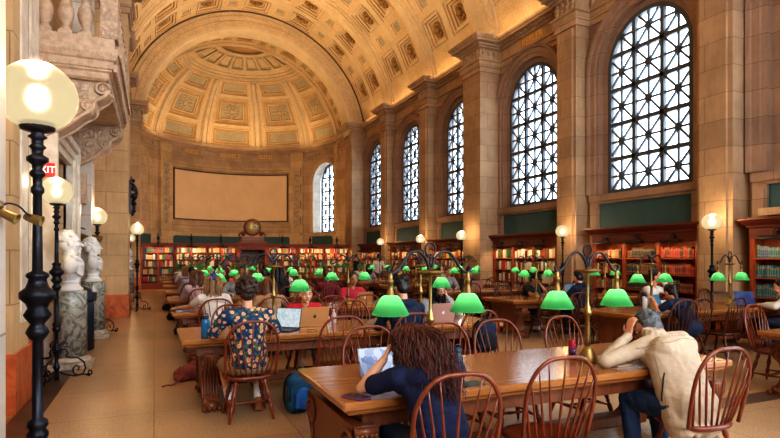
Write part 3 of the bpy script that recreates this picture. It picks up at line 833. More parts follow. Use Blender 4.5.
def baluster(x, y):
    m_ = MB(); m_.box(x-.09, x+.09, y-.09, y+.09, 4.9, 4.96)
    m_.lathe([(.08, 4.96), (.085, 4.99), (.05, 5.03), (.055, 5.06), (.095, 5.14), (.115, 5.24), (.10, 5.32), (.06, 5.40), (.045, 5.45), (.075, 5.47), (.075, 5.50), (.045, 5.52), (.06, 5.58), (.095, 5.64), (.10, 5.72), (.06, 5.80), (.05, 5.84), (.08, 5.87)], 12, Matrix.Translation((x, y, 0)))
    m_.box(x-.09, x+.09, y-.09, y+.09, 5.87, 5.92); bpart(m_, 'baluster', ['balcony_marble'])
for x in (XL+.06, XL+.32, XL+.58): baluster(x, BY0+.2)
for i in range(11): baluster(BX-.16, BY0+.55+i*.32)
for x0, x1, y0, y1 in ((BX-.27, BX-.03, BY0+.06, BY0+.34), (BX-.36, BX-.05, BY1-.3, BY1)):
    e = MB(); e.box(x0, x1, y0, y1, 4.9, 6.0); bpart(e, 'corner_post', ['carved_marble'])
e = MB(); e.sweep([(-.15, 5.92), (.12, 5.92), (.16, 5.96), (.16, 6.04), (.08, 6.1), (-.15, 6.1)], [(XL, BY0+.24), (BX-.24, BY0+.24), (BX-.24, BY1), (XL, BY1)][::-1])
bpart(e, 'handrail', ['balcony_marble'])
# scroll brackets: near and far
def bracket(y0, y1):
    e = MB(); prof = [(XL, 4.30), (BX-.24, 4.30), (BX-.17, 4.27), (BX-.15, 4.20), (BX-.17, 4.12), (BX-.26, 4.06), (BX-.34, 4.02), (BX-.36, 3.94), (BX-.37, 3.88), (BX-.44, 3.82), (BX-.56, 3.74), (BX-.68, 3.62), (BX-.82, 3.52), (BX-.94, 3.44), (XL, 3.38)]
    e.prism(prof, lambda a, b_, d: (a, d, b_), y0, y1)
    b1 = bpart(e, 'scroll_bracket', ['balcony_marble'])
    e = MB()
    for yy in (y0-.03, y1+.03):
        for (cx, cz, r0) in ((BX-.26, 4.19, .11), (BX-.46, 3.91, .09), (XL+.2, 3.54, .07)):
            e.tube([(cx+r0*(1-t/22)*math.cos(t*.62), yy, cz+r0*(1-t/22)*math.sin(t*.62)) for t in range(20)], .022, 6)
            e.ell((cx, yy, cz), (.035, .03, .035), None, 8, 6)
        e.tube(spline([(BX-.16, yy, 4.18), (BX-.24, yy, 4.07), (BX-.36, yy, 3.98), (BX-.39, yy, 3.87), (BX-.55, yy, 3.75), (BX-.69, yy, 3.62), (BX-.84, yy, 3.52), (XL+.02, yy, 3.40)], 4), .03, 6)
    e.tube([(BX-.26, y0, 4.19), (BX-.26, y1, 4.19)], .11, 10); e.tube([(BX-.46, y0, 3.90), (BX-.46, y1, 3.90)], .085, 10)
    bpart(e, 'scroll', ['balcony_marble'])
    for yy in (y0-.012, y1+.012):
        e = MB(); e.box(XL+.04, BX-.44, yy-.01, yy+.01, 4.02, 4.27); bpart(e, 'carved_panel', ['carved_marble'])
        e = MB(); e.prism([(XL+.05, 3.96), (BX-.60, 3.96), (BX-.62, 3.84), (BX-.74, 3.70), (XL+.05, 3.56)], lambda a, b_, d: (a, d, b_), yy-.01, yy+.01); bpart(e, 'carved_panel', ['carved_marble'])
bracket(BY0+.30, BY0+.75); bracket(BY1-.55, BY1-.1)
e = MB(); e.box(XL-.02, XL+.26, BY1-.60, BY1-.05, 2.7, 3.32); e.box(XL-.02, XL+.16, BY1-.56, BY1-.1, 2.5, 2.7)
bpart(e, 'wall_corbel', ['balcony_marble'])
# ================================================================== BOOKCASES AND BOOKS
BOOKC = {'red': (.33, .022, .022), 'maroon': (.16, .012, .02), 'cream': (.46, .36, .23), 'white': (.55, .52, .46), 'tan': (.42, .26, .11), 'black': (.018, .018, .022),
         'blue': (.03, .08, .19), 'teal': (.022, .115, .145), 'green': (.04, .16, .07), 'brown': (.17, .07, .03)}
for k, c in BOOKC.items(): flat('book_'+k, c, .5)
flat('book_page', (.72, .66, .52), .8)
flat('book_gilt', (.40, .25, .08), .45, .4)
SHELF_W = [.05, .44, .82, 1.21, 1.60]; SHELF_A = [.40, .78, 1.16, 1.53, 1.89]
def book_mesh(col):
    m = MB(); w, d, h = .042, .17, .25       # spine faces -Y
    m.box(-w/2, -w/2+.004, -d/2+.012, d/2, 0, h); m.box(w/2-.004, w/2, -d/2+.012, d/2, 0, h)
    m.lathe([(w/2, 0), (w/2, h)], 8, Matrix.Translation((0, -d/2+.014, 0)) @ Matrix.Diagonal((1, .6, 1, 1)), 0, True, PI, 2*PI)
    m.box(-w/2+.004, w/2-.004, -d/2+.006, d/2-.006, .005, h-.006, 2)
    for z in (.04, .175, .205): m.lathe([(w/2+.0006, z), (w/2+.0006, z+.012)], 8, Matrix.Translation((0, -d/2+.014, 0)) @ Matrix.Diagonal((1, .64, 1, 1)), 1, True, PI, 2*PI)
    return m.mesh('book', ['book_'+col, 'book_gilt', 'book_page'])
BOOKME = {k: book_mesh(k) for k in BOOKC}
far = MB(); FARK = list(BOOKC)
def bookcase(label, x, y, rz, W, nsec, secs=None, group=None, plinth=.3, lights=True, crown=True, names=None, mixed=None, rows=range(5)):
    """tall open bookcase; front faces local -Y, width along local X, back at local y=0"""
    SHELF_Z = SHELF_W if crown else SHELF_A; TOP = 1.99 if crown else 2.12; plinth = .0 if crown else .3
    D = .34; root = thing('bookcase', label, 'bookcase', (x, y, 0), rz, group); Tm = Matrix.Translation((x, y, 0)) @ Matrix.Rotation(rz, 4, 'Z')
    m = MB(); m.box(-W/2, W/2, -.03, 0, 0, 2.3); m.build('back_panel', ['bookcase_wood'], root)
    m = MB(); m.box(-W/2-.02, W/2+.02, -D-.05, 0, 0, plinth+.02); m.box(-W/2-.03, W/2+.03, -D-.06, 0, plinth, plinth+.04); m.build('plinth', ['bookcase_wood'], root)
    sw = W/nsec
    for i in range(nsec+1):
        xx = -W/2+i*sw; m = MB(); m.box(xx-.05, xx+.05, -D, -.03, plinth+.04, TOP); m.box(xx-.035, xx+.035, -D-.012, -D, plinth+.1, TOP-.07); m.build('upright', ['bookcase_wood'], root)
    for z in SHELF_Z[1:]:
        m = MB(); m.box(-W/2, W/2, -D+.01, -.03, z-.03, z); m.build('shelf', ['bookcase_wood'], root)
    m = MB(); m.box(-W/2-.05, W/2+.05, -D-.01, 0, TOP, 2.22)
    if crown: m.sweep([(0, 2.2), (.04, 2.2), (.05, 2.25), (.11, 2.3), (.16, 2.36), (.16, 2.40), (0, 2.41)], [(W/2+.05, 0), (W/2+.05, -D), (-W/2-.05, -D), (-W/2-.05, 0)][::-1] if False else [(-W/2-.05, 0), (-W/2-.05, -D), (W/2+.05, -D), (W/2+.05, 0)][::-1]); m.box(-W/2-.05, W/2+.05, -D, 0, 2.2, 2.405)
    else: m.box(-W/2-.02, W/2+.02, -D-.04, 0, 2.22, 2.3); m.box(-W/2-.02, W/2+.02, -D-.07, 0, 2.3, 2.38)
    m.build('cornice', ['bookcase_crown' if crown else 'bookcase_wood'], root)
    for i in range(nsec):
        a, b_ = -W/2+i*sw+.06, -W/2+(i+1)*sw-.06
        for r in rows:
            z = SHELF_Z[r]; pal = secs[i][r % len(secs[i])] if secs else mixed
            xx = a+random.uniform(0, .03); cur = random.choice(pal); run = 0
            while xx < b_-.045:
                if run <= 0: cur = random.choice(pal); run = random.randint(2, 9) if len(pal) < 5 else random.randint(1, 3); hh = random.uniform(.78, 1.08)
                run -= 1; t = random.uniform(.75, 1.25); wd = .042*t
                if not secs and random.random() < .05: xx += random.uniform(.02, .08)
                P = Vector((xx+wd/2, -D+.10+random.uniform(0, .015), z)); sc = (t, 1, hh*random.uniform(.98, 1.02))
                if secs:
                    yield_book(cur, Tm @ P, rz, sc, i, r, names)
                else:
                    k = FARK.index(cur); wp = wd/2; h = .285*sc[2]
                    far.box(P.x-wp, P.x+wp, P.y-.08, P.y+.08, z, z+h, k, Tm)
                xx += wd+.002
    if lights:
        for i in range(nsec):
            c = -W/2+(i+.5)*sw
            picture_light(Tm @ Vector((c, -D+.13, 1.99)), rz, label, i)
    return root
BN = [0]; ROWN = ['bottom shelf', 'second shelf up', 'middle shelf', 'second shelf down', 'top shelf']
def yield_book(col, P, rz, sc, i, r, names):
    nm = {'cream': 'cream-spined', 'black': 'black-bound', 'red': 'red-bound', 'maroon': 'maroon-bound', 'teal': 'teal-bound', 'tan': 'tan-bound', 'white': 'white-spined', 'blue': 'blue-bound', 'green': 'green-bound', 'brown': 'brown-bound'}[col]
    o = link('book', BOOKME[col], None, P, (0, 0, rz), '%s book, %s, %s' % (nm, ROWN[r], names[i]), 'book', '%s books, %s, %s' % (col, ROWN[r], names[i]))
    o.scale = sc; BN[0] += 1
LIGHTS = []
PL = [None, 0]
def picture_light(P, rz, where, i):
    lab = where_label(where, i)
    if PL[0] is None:
        root = thing('picture_light', lab, 'lamp', P, rz, 'black picture lights over the bookcases')
        m = MB(); m.lathe([(.0, 0), (.055, 0), (.055, .012), (.03, .03), (0, .03)], 14, Matrix.Translation((0, -.15, .12)) @ Matrix.Rotation(PI/2, 4, 'X')); m.build('wall_disc', ['black_fixture'], root)
        m = MB(); m.tube(spline([(0, -.17, .12), (.0, -.24, .17), (0, -.33, .14), (0, -.36, .05), (0, -.36, .0)], 5), .013, 6); m.build('arm', ['black_fixture'], root)
        m = MB(); m.lathe([(.068, -.27), (.075, -.26), (.075, .26), (.068, .27)], 10, Matrix.Translation((0, -.36, -.03)) @ Matrix.Rotation(PI/2, 4, 'Y') @ Matrix.Rotation(0, 4, 'Z'), 0, True, PI/2, 3*PI/2)
        m.box(-.24, .24, -.41, -.31, -.025, -.015); m.build('shade', ['black_fixture'], root)
        PL[0] = root
    else: dup(PL[0], P, rz, lab)
    d = Vector((math.sin(rz), -math.cos(rz), 0))
    LIGHTS.append(('strip', Vector(P)+d*.33+Vector((0, 0, -.08)), rz))
def where_label(w, i): return '%s picture light on the %s' % (['first black', 'second black', 'third black', 'fourth'][i], PLW[w])
PLW = {}
MIX = ['red', 'cream', 'white', 'tan', 'brown', 'blue', 'maroon', 'cream', 'green']
# right wall, one bookcase in each bay (rz = -90 deg: front faces -X)
XBK = XR-.02
def wallcase(label, short, y0, y1, n, **kw):
    PLW[label] = short
    return bookcase(label, XBK, (y0+y1)/2, -PI/2, y1-y0, n, **kw)
S5 = [[['red', 'black', 'tan', 'cream', 'maroon', 'white', 'brown'], ['black', 'maroon', 'brown', 'red', 'tan', 'cream'], ['black', 'brown', 'cream', 'maroon', 'red'], ['red', 'cream', 'black', 'tan', 'brown'], ['red', 'cream', 'black', 'tan', 'brown']],
      [['black', 'maroon'], ['black', 'maroon'], ['black'], ['black', 'black', 'brown'], ['black', 'black', 'brown', 'black']],
      [['maroon'], ['maroon', 'red'], ['maroon', 'maroon', 'black'], ['red', 'maroon'], ['red', 'red', 'maroon', 'red', 'black']]]
S5 = [[s[k] for k in range(5)] for s in S5]
wallcase('tall red-brown bookcase under the largest window, red sets on its right', 'bookcase under the largest window', 8.25, 11.32, 3, secs=S5, rows=range(1, 5),
         names=['left third of the bookcase under the largest window', 'middle third of the bookcase under the largest window', 'right third of the bookcase under the largest window'])
S6 = [[['teal'], ['teal', 'blue'], ['teal'], ['teal', 'blue'], ['teal', 'blue']]]
wallcase('tall red-brown bookcase of teal volumes at the right picture edge', 'teal bookcase at the right edge', 5.95, 7.05, 1, secs=S6, rows=range(2, 5), names=['bookcase at the right picture edge'])
wallcase('tall red-brown bookcase under the second largest window, mixed bright spines', 'bookcase under the second largest window', 12.85, 16.05, 3, mixed=['red', 'white', 'white', 'cream', 'white', 'brown', 'white', 'green', 'maroon'])
wallcase('dark red bookcase in the bay just beyond the thick pier', 'bookcase just beyond the thick pier', 17.55, 20.7, 3, mixed=MIX)
wallcase('dark red bookcase below the second window from the apse', 'bookcase below the second window from the apse', 21.85, 25.2, 3, mixed=MIX)
wallcase('dark red bookcase below the window nearest the apse', 'bookcase below the window nearest the apse', 26.3, 29.5, 3, mixed=MIX)
# screen of bookcases across the apse mouth, with a doorway in the middle
SX = [(-.6, 1.0), (1.0, 2.6), (2.6, 4.1), (5.8, 7.4), (7.4, 9.0), (9.0, 10.5)]
ORD = ['leftmost', 'second from the left', 'just left of the clock doorway', 'just right of the clock doorway', 'second from the right', 'rightmost']
for (a, b_), o in zip(SX, ORD):
    lab = 'red-brown bookcase of the far screen, '+o; PLW[lab] = 'far bookcase, '+o
    bookcase(lab, (a+b_)/2, 30.4, 0, b_-a-.02, 2, group='far screen bookcases', mixed=['cream', 'white', 'tan', 'red', 'blue', 'cream', 'brown', 'green'], crown=False, lights=False)
    picture_light(Vector(((a+b_)/2, 30.02, 2.18)), 0, lab, 0)
    LIGHTS[-1] = ('far',)+LIGHTS[-1][1:]
far.build('books', ['book_'+k for k in FARK], label='packed rows of mixed book spines in the more distant bookcases', cat='books', kind='stuff')
# doorway in the screen and the dark passage behind it
m = MB()
for x0, x1 in ((4.1, 4.32), (5.58, 5.8)): m.box(x0, x1, 29.98, 30.4, 0, 2.2)
m.box(4.1, 5.8, 29.96, 30.42, 2.05, 2.30); m.box(4.06, 5.84, 29.92, 30.44, 2.30, 2.42)
d2 = struct('door_2', m, ['bookcase_wood'])
m = MB(); m.box(4.32, 5.58, 31.4, 31.45, 0, 2.3); m.box(4.32, 4.36, 30.42, 31.4, 0, 2.3); m.box(5.54, 5.58, 30.42, 31.4, 0, 2.3); m.box(4.32, 5.58, 30.42, 31.45, 2.3, 2.34)
m.build('passage_lining', ['table_dark'], d2)
# small bronze finial lamps along the screen top
fin = None
for k, x in enumerate((.2, 1.8, 3.3, 6.6, 8.2, 9.8)):
    lab = 'small dark bronze finial standing on the far bookcase screen, '+['far left end', 'second from left', 'left of the clock', 'right of the clock', 'second from right', 'far right end'][k]
    if fin is None:
        m = MB(); m.lathe([(.10, 0), (.10, .03), (.05, .05), (.03, .12), (.07, .2), (.08, .27), (.04, .36), (.02, .42), (.035, .45), (0, .5)], 10)
        fin = m.build('bronze_finial', ['dark_bronze'], loc=(x, 30.2, 2.38), label=lab, cat='ornament', group='bronze finials on the far screen')
    else:
        c = fin.copy(); COL.objects.link(c); c.location = (x, 30.2, 2.38); c['label'] = lab
# clock over the doorway
root = thing('mantel_clock', 'large round gilt-faced clock in a carved wooden case above the far doorway', 'clock', (XC, 30.2, 2.42))
m = MB(); m.bbox(-.72, .72, -.2, .2, 0, .10, .02); m.bbox(-.62, .62, -.17, .17, .10, .34, .02); m.build('case_base', ['clock_wood'], root)
m = MB(); m.lathe([(.44, -.12), (.47, -.08), (.47, .1), (.40, .16), (.36, .16), (.36, .1), (0, .1)], 28, Matrix.Translation((0, -.02, .86)) @ Matrix.Rotation(PI/2, 4, 'X')); m.build('case_drum', ['clock_wood'], root)
m = MB(); m.lathe([(0, 0), (.36, 0), (.36, .015), (0, .02)], 28, Matrix.Translation((0, -.125, .86)) @ Matrix.Rotation(PI/2, 4, 'X')); d = m.build('dial', ['clock_dial'], root)
m = MB()
for k in range(12):
    a = k*PI/6; m.box(-.012, .012, -.006, .006, .27, .33, 0, Matrix.Translation((0, -.15, .86)) @ Matrix.Rotation(a, 4, 'Y'))
m.build('hour_marks', ['black_fixture'], d)
m = MB(); m.box(-.012, .012, -.006, .004, -.04, .27, 0, Matrix.Translation((0, -.155, .86)) @ Matrix.Rotation(R(20), 4, 'Y')); m.box(-.015, .015, -.006, .004, -.04, .18, 0, Matrix.Translation((0, -.158, .86)) @ Matrix.Rotation(R(75), 4, 'Y')); m.build('hands', ['black_fixture'], d)
for sg in (-1, 1):
    m = MB(); m.tube([(sg*(.50+.13*(1-t/26)*math.cos(t*.55)), -.02, .50+.13*(1-t/26)*math.sin(t*.55)) for t in range(24)], .035, 6)
    m.tube(spline([(sg*.63, -.02, .36), (sg*.72, -.02, .42), (sg*.66, -.02, .52), (sg*.55, -.02, .58)], 5), .04, 6); m.ell((sg*.5, -.04, .5), (.06, .08, .06), None, 8, 6); m.build('side_scroll', ['table_dark'], root)


# ================================================================== GLOBE LAMP POSTS
def lamp_post():
    root = thing('lamp_post', '', 'lamp', (0, 0, 0))
    m = MB()
    m.lathe([(.0, .0), (.03, .0), (.035, .06), (.022, .10), (.034, .14), (.05, .17), (.034, .20), (.024, .24), (.028, .34), (.045, .38), (.06, .41), (.04, .44), (.024, .47), (.024, .62), (.04, .635), (.055, .66), (.055, .68), (.04, .70), (.055, .72), (.05, .745), (.028, .76), (.026, 1.17),
             (.045, 1.19), (.06, 1.215), (.05, 1.24), (.035, 1.26), (.06, 1.29), (.072, 1.31), (.05, 1.345), (.06, 1.37), (.092, 1.40), (.092, 1.43), (.06, 1.455), (.05, 1.48), (.045, 1.50), (.06, 1.515), (.055, 1.53), (.027, 1.545), (.022, 1.95),
             (.034, 1.965), (.034, 1.985), (.024, 2.0), (.024, 2.04), (.04, 2.055), (.04, 2.07), (.026, 2.085), (.03, 2.11), (.055, 2.13), (.055, 2.15), (.028, 2.165), (.03, 2.19), (.045, 2.205), (.03, 2.22), (.03, 2.245), (.05, 2.258), (.03, 2.275), (.045, 2.29)], 14)
    m.build('shaft', ['black_iron'], root)
    m = MB(); m.lathe([(.03, 2.28), (.085, 2.295), (.092, 2.315), (.088, 2.335), (.075, 2.34)], 16); m.build('globe_collar', ['dark_bronze'], root)
    m = MB(); m.ell((0, 0, 2.475), (.205, .205, .182), None, 28, 18); g = m.build('globe', ['globe_glass'], root)
    m = MB(); m.ell((0, 0, 2.465), (.06, .06, .065), None, 16, 10); m.build('bulb', ['globe_bulb'], g)
    for k in range(3):
        a = k*2*PI/3+R(15); c, s_ = math.cos(a), math.sin(a); P = lambda r, z: (r*c, r*s_, z)
        m = MB()
        m.tube([P(*q) for q in [(.03, .38), (.10, .40), (.14, .35), (.12, .30), (.16, .28), (.26, .27), (.34, .20), (.36, .12), (.33, .05), (.27, .03), (.21, .06), (.20, .13), (.24, .17), (.28, .14), (.27, .10), (.25, .11)]], .011, 6)
        m.tube([P(*q) for q in [(.03, .10), (.12, .06), (.22, .03), (.33, .04), (.40, .02), (.44, .03), (.44, .07), (.41, .08), (.39, .055)]], .011, 6)
        m.tube([P(*q) for q in [(.03, .44), (.08, .50), (.13, .47), (.12, .42), (.09, .43)]], .009, 6)
        m.ell(P(.40, .026), (.026, .026, .026), None, 8, 6)
        m.build('scroll_foot', ['black_iron'], root)
    return root
LPS = [(-.566, 3.37, -.02, 'black iron globe lamp post nearest the camera, at the left edge'), (-1.17, 8.23, 0, 'black iron globe lamp post by the near white bust, second on the left'),
       (-1.10, 12.95, 0, 'black iron globe lamp post behind the second white bust'), (-.47, 18.1, 0, 'black iron globe lamp post in front of the left thick pier'), (-.96, 26.4, 0, 'farthest black iron globe lamp post on the left, by the apse'),
       (10.42, 7.46, -.14, 'black iron globe lamp post against the pier at far right'), (10.42, 11.85, -.13, 'black iron globe lamp post between the two largest windows'), (10.1, 16.72, -.07, 'black iron globe lamp post in front of the right thick pier'),
       (10.42, 20.63, -.07, 'black iron globe lamp post just beyond the right thick pier'), (10.42, 25.05, -.07, 'farthest black iron globe lamp post along the right wall')]
lp0 = None
for x, y, dz, lab in LPS:
    if lp0 is None: lp0 = lamp_post(); lp0.location = (x, y, 0); lp0['label'] = lab; lp0['group'] = 'globe lamp posts'; o = lp0
    else: o = dup(lp0, (x, y, 0), random.uniform(0, .3) if y != 8.23 else 0, lab, 'globe lamp posts')
    o.scale = (.93, .93, (2.49+dz)/2.49)
    LIGHTS.append(('globe', Vector((x, y, 2.49+dz)), 0))

# ================================================================== LEFT SIDE: BUSTS, BIN, SIGN, FIXTURES
def pedestal(x, y, h, lab):
    root = thing('pedestal', lab, 'pedestal', (x, y, 0), 0, 'veined marble pedestals')
    m = MB(); m.bbox(-.30, .30, -.27, .27, 0, .09, .015); m.lathe([(.27, .09), (.275, .12), (.25, .15), (.235, .17)], 28); m.build('base', ['base_marble'], root)
    m = MB(); m.lathe([(.215, .17), (.215, h-.015), (.205, h)], 28); m.build('shaft', ['pedestal_marble'], root)
    return root
def bust(x, y, z, rz, lab, kind):
    root = thing('portrait_bust', lab, 'bust', (x, y, z), rz, 'white marble busts')
    root.scale = (1.14, 1.14, 1.13); m = MB(); m.lathe([(.14, 0), (.145, .03), (.12, .05), (.095, .08), (.10, .11), (.12, .13)], 20); m.build('socle', ['white_marble'], root)
    b = MB()            # faces local +Y
    b.ell((0, .0, .27), (.17, .125, .16)); b.ell((0, .045, .33), (.17, .115, .11)); b.cone((-.16, -.02, .40), (.16, -.02, .40), .07, .07)
    b.ell((-.195, -.01, .33), (.07, .085, .11)); b.ell((.195, -.01, .33), (.07, .085, .11)); b.cone((0, .0, .08), (0, .02, .26), .09, .13)
    b.cone((0, -.02, .40), (0, .005, .53), .078, .068)
    hz = .615; k_ = 1.17; hd = lambda x, y, z: (x*k_, y*k_, hz+z*k_); rd = lambda *r: tuple(q*k_ for q in r)
    b.ell(hd(0, -.012, .03), rd(.077, .098, .094)); b.ell(hd(0, .025, -.03), rd(.064, .07, .085)); b.ell(hd(0, .035, -.07), rd(.047, .055, .045)); b.ell(hd(0, .08, -.10), rd(.022, .022, .02))
    b.cone(hd(0, .088, .010), hd(0, .116, -.026), .012, .019, 8); b.ell(hd(0, .080, .033), rd(.05, .02, .014)); b.ell(hd(0, .094, -.055), rd(.024, .014, .007)); b.ell(hd(0, .092, -.068), rd(.020, .014, .008))
    for sg in (-1, 1): b.ell(hd(sg*.08, -.006, -.008), rd(.013, .025, .034)); b.ell(hd(sg*.04, .06, -.03), rd(.026, .026, .026))
    b.ell(hd(0, -.032, .045), rd(.086, .098, .094)); b.ell(hd(0, -.05, -.01), rd(.078, .07, .08))
    for k in range(60):          # short curls over the crown and nape
        a = random.uniform(0, 2*PI); e_ = random.uniform(-.3, 1.5)
        X, Y, Z = math.cos(a)*math.cos(e_), math.sin(a)*math.cos(e_), math.sin(e_)
        if Y > .35 and Z < .70: continue
        if abs(X) > .8 and Z < .1 and Y > -.3: continue
        b.ell(hd(X*.086, -.03+Y*.098, .045+Z*.094), (.024, .03, .022), None, 8, 6)
    if kind == 1:
        for sg in (-1, 1): b.ell(hd(sg*.066, .02, -.05), rd(.02, .028, .045))
    # drapery folds
    for k in range(7):
        t = k/6; b.tube(spline([(-.20+.10*t, .02+.02*t, .43-.02*t), (-.12+.06*t, .115, .36-.10*t), (.02+.06*t, .135-.01*t, .27-.07*t), (.20-.02*t, .06, .36-.12*t)], 5), .017, 6)
    b.tube(spline([(.22, .0, .44), (.10, .10, .40), (-.02, .13, .30), (-.10, .10, .20)], 5), .03, 6)
    fuse(b, 'figure', ['white_marble'], .007, 5, root)
    return root
for x, y, h, k, o1, o2 in ((-1.12, 9.12, 1.12, 0, 'nearest veined marble pedestal on the left, under the first bust', 'white marble bust of a man, nearest on the left, facing right'),
                       (-1.12, 12.3, 1.13, 1, 'veined marble pedestal beyond the dark bin, under the second bust', 'white marble bust with draped shoulders, second on the left'),
                       (-.95, 24.2, 1.13, 0, 'small distant marble pedestal beyond the left thick pier', 'small distant white marble bust beyond the left thick pier')):
    pedestal(x, y, h, o1); bust(x, y, h, -PI/2+.15, o2, k)
root = thing('waste_bin', 'dark blue bin with a rounded lid between the first two pedestals', 'bin', (-1.16, 10.75, 0))
m = MB(); m.lathe([(.17, 0), (.2, .02), (.2, .82), (.19, .84)], 20); m.build('body', ['bin_blue'], root) if 'bin_blue' in MATS else (flat('bin_blue', (.010, .018, .034), .4), m.build('body', ['bin_blue'], root))
m = MB(); m.lathe([(.21, .84), (.215, .87), (.20, .96), (.16, 1.05), (.08, 1.1), (0, 1.115)], 20); m.build('lid', ['bin_blue'], root)
m = MB(); m.box(.17, .23, -.09, .09, .86, 1.0); m.build('flap', ['black_fixture'], root)
# exit sign
root = thing('exit_sign', 'red lit exit sign behind the nearest lamp post', 'sign', (-1.43, 9.12, 2.87)); root.scale = (.75, .9, .85)
m = MB(); m.bbox(-.19, .15, -.02, .02, -.12, .12, .008); m.build('panel', ['red_sign'], root)
M = Matrix.Translation((-.01, -.023, 0)) @ Matrix.Rotation(PI/2, 4, 'X'); text_mesh('EXIT', .165, .002, 'sign_letter', 'lettering', root, M)
m = MB(); m.box(-.05, .05, -.012, .012, .12, .2); m.build('bracket', ['black_fixture'], root)
# brass wall spotlights: two on the pier by the near lamp, one pair by the second lamp
def wall_spots(x, y, z, lab, s=1.0):
    root = thing('wall_spotlight', lab, 'lamp', (x, y, z), 0, 'brass wall spotlights'); root.scale = (s, s, s)
    m = MB(); m.box(-.02, .02, -.07, .07, .02, .16); m.ell((.02, 0, .12), (.035, .05, .05)); m.build('wall_plate', ['old_brass'], root)
    m = MB(); m.tube(spline([(.02, 0, .11), (.10, .02, .15), (.20, .06, .12), (.27, .12, .04), (.31, .2, 0)], 6), .012, 8); m.tube(spline([(.02, 0, .05), (.06, .0, .05), (.10, -.02, .02)], 5), .012, 8); m.build('arm', ['black_iron'], root)
    for c, d in (((.11, -.04, -.01), (.10, -.02, -.05)), ((.33, .24, -.03), (.12, -.02, -.04))):
        dv = Vector(d).normalized(); T = Matrix.Translation(c) @ dv.to_track_quat('Z', 'Y').to_matrix().to_4x4()
        m = MB(); m.lathe([(.0, -.12), (.035, -.11), (.05, -.08), (.06, -.02), (.072, .10), (.076, .11), (.068, .11), (.05, .02), (0, .01)], 16, T); m.build('spot_head', ['old_brass'], root)
wall_spots(-.655, 3.0, 1.80, 'pair of brass wall spotlights on the pale pier beside the nearest lamp post', .36)
wall_spots(XL+.02, 12.6, 2.05, 'pair of small wall spotlights behind the lamp post at the second bust', 1.1)
# dark bronze bracket on the far left wall
root = thing('bronze_bracket', 'dark bronze scrolled wall ornament on the left thick pier', 'ornament', (-.645, 17.0, 2.72)); root.scale = (.5, 1, .42)
m = MB(); m.box(0, .12, -.1, .12, .3, 2.6)
m.tube(spline([(.05, 0, 2.4), (.25, -.1, 2.2), (.38, -.1, 1.8), (.30, -.05, 1.4), (.18, 0, 1.1), (.26, -.05, .7), (.14, 0, .2)], 6), .09, 8)
for z, r in ((2.0, .18), (1.5, .2), (1.0, .15), (.5, .12)): m.ell((.25, -.08, z), (r, .12, r*1.1), None, 10, 8)
m.ell((.22, -.06, 2.55), (.10, .1, .14)); m.lathe([(.02, 2.6), (.05, 2.7), (.0, 2.95)], 8, Matrix.Translation((.1, 0, 0)))
m.build('scrollwork', ['dark_bronze'], root)
# ================================================================== READING TABLES
TW = 1.10; TZ = .76
def reading_table(L, inset=.30):
    root = thing('reading_table', '', 'table')
    m = MB(); m.bbox(-L/2, L/2, -TW/2, TW/2, .705, TZ, .012); m.bbox(-L/2+.035, L/2-.035, -TW/2+.035, TW/2-.035, .675, .706, .01); m.build('tabletop', ['table_oak'], root)
    m = MB(); m.box(-L/2+.16, L/2-.16, -TW/2+.12, TW/2-.12, .57, .676); m.build('apron', ['table_dark'], root)
    m = MB(); m.bbox(-L/2+.42, L/2-.42, -.07, .07, .16, .26, .015); m.build('stretcher', ['table_dark'], root)
    half = [(.0, .60), (.50, .60), (.52, .56), (.52, .50), (.48, .44), (.43, .40), (.40, .33), (.40, .25), (.42, .17), (.47, .12), (.50, .08), (.50, .03), (.47, 0), (.36, 0), (.33, .05), (.28, .10), (.15, .12), (0, .12)]
    prof = half+[(-a, z) for a, z in half[::-1][1:-1]]
    for sg in (-1, 1):
        x = sg*(L/2-inset); t = .075
        m = MB(); m.prism(prof, lambda a, b_, d: (x+d, a, b_), -t, t); e = m.build('end_support', ['table_dark'], root)
        for s2 in (-1, 1):
            for f in (-1, 1):                          # carved volutes and paw foot
                m = MB(); xx = x+f*(t+.008)
                m.tube([(xx, s2*(.40+.10*(1-q/30)*math.cos(q*.5)), .47+.10*(1-q/30)*math.sin(q*.5)) for q in range(27)], .016, 6)
                m.ell((xx, s2*.40, .47), (.02, .03, .03), None, 8, 6)
                m.tube(spline([(xx, s2*.49, .45), (xx, s2*.39, .36), (xx, s2*.37, .25), (xx, s2*.43, .12)], 5), .014, 6)
                m.tube([(xx, s2*(.33+.05*(1-q/22)*math.cos(q*.55)), .20+.05*(1-q/22)*math.sin(q*.55)) for q in range(20)], .010, 6)
                m.build('volute', ['table_dark'], e); m = MB()
            for q in range(5):                         # fluted outer edge
                xx = x-.06+q*.03
                m.tube(spline([(xx, s2*.525, .56), (xx, s2*.525, .50), (xx, s2*.485, .44), (xx, s2*.43, .385), (xx, s2*.405, .30), (xx, s2*.41, .22), (xx, s2*.44, .14)], 4), .014, 6)
            m.tube([(x-t, s2*.51, .57), (x+t, s2*.51, .57)], .03, 8)
            m.build('fluted_edge', ['table_dark'], e)
            m = MB(); m.ell((x, s2*.47, .055), (.09, .085, .06))
            for q in range(4): m.ell((x-.075+q*.05, s2*.535, .03), (.024, .035, .032), None, 8, 6)
            m.build('paw_foot', ['table_dark'], e)
    return root
NUM = ['', 'front', 'second', 'third', 'fourth', 'fifth', 'sixth', 'seventh', 'eighth', 'ninth']
ROWY = [0]+[2.95+2.92*k+TW/2 for k in range(9)]      # table centre of row k
LXC, RXC = 2.22, 8.46
tab0 = reading_table(3.94)
TAB = {}
def tname(side, k):
    return '%s table, %s column' % (NUM[k], side)
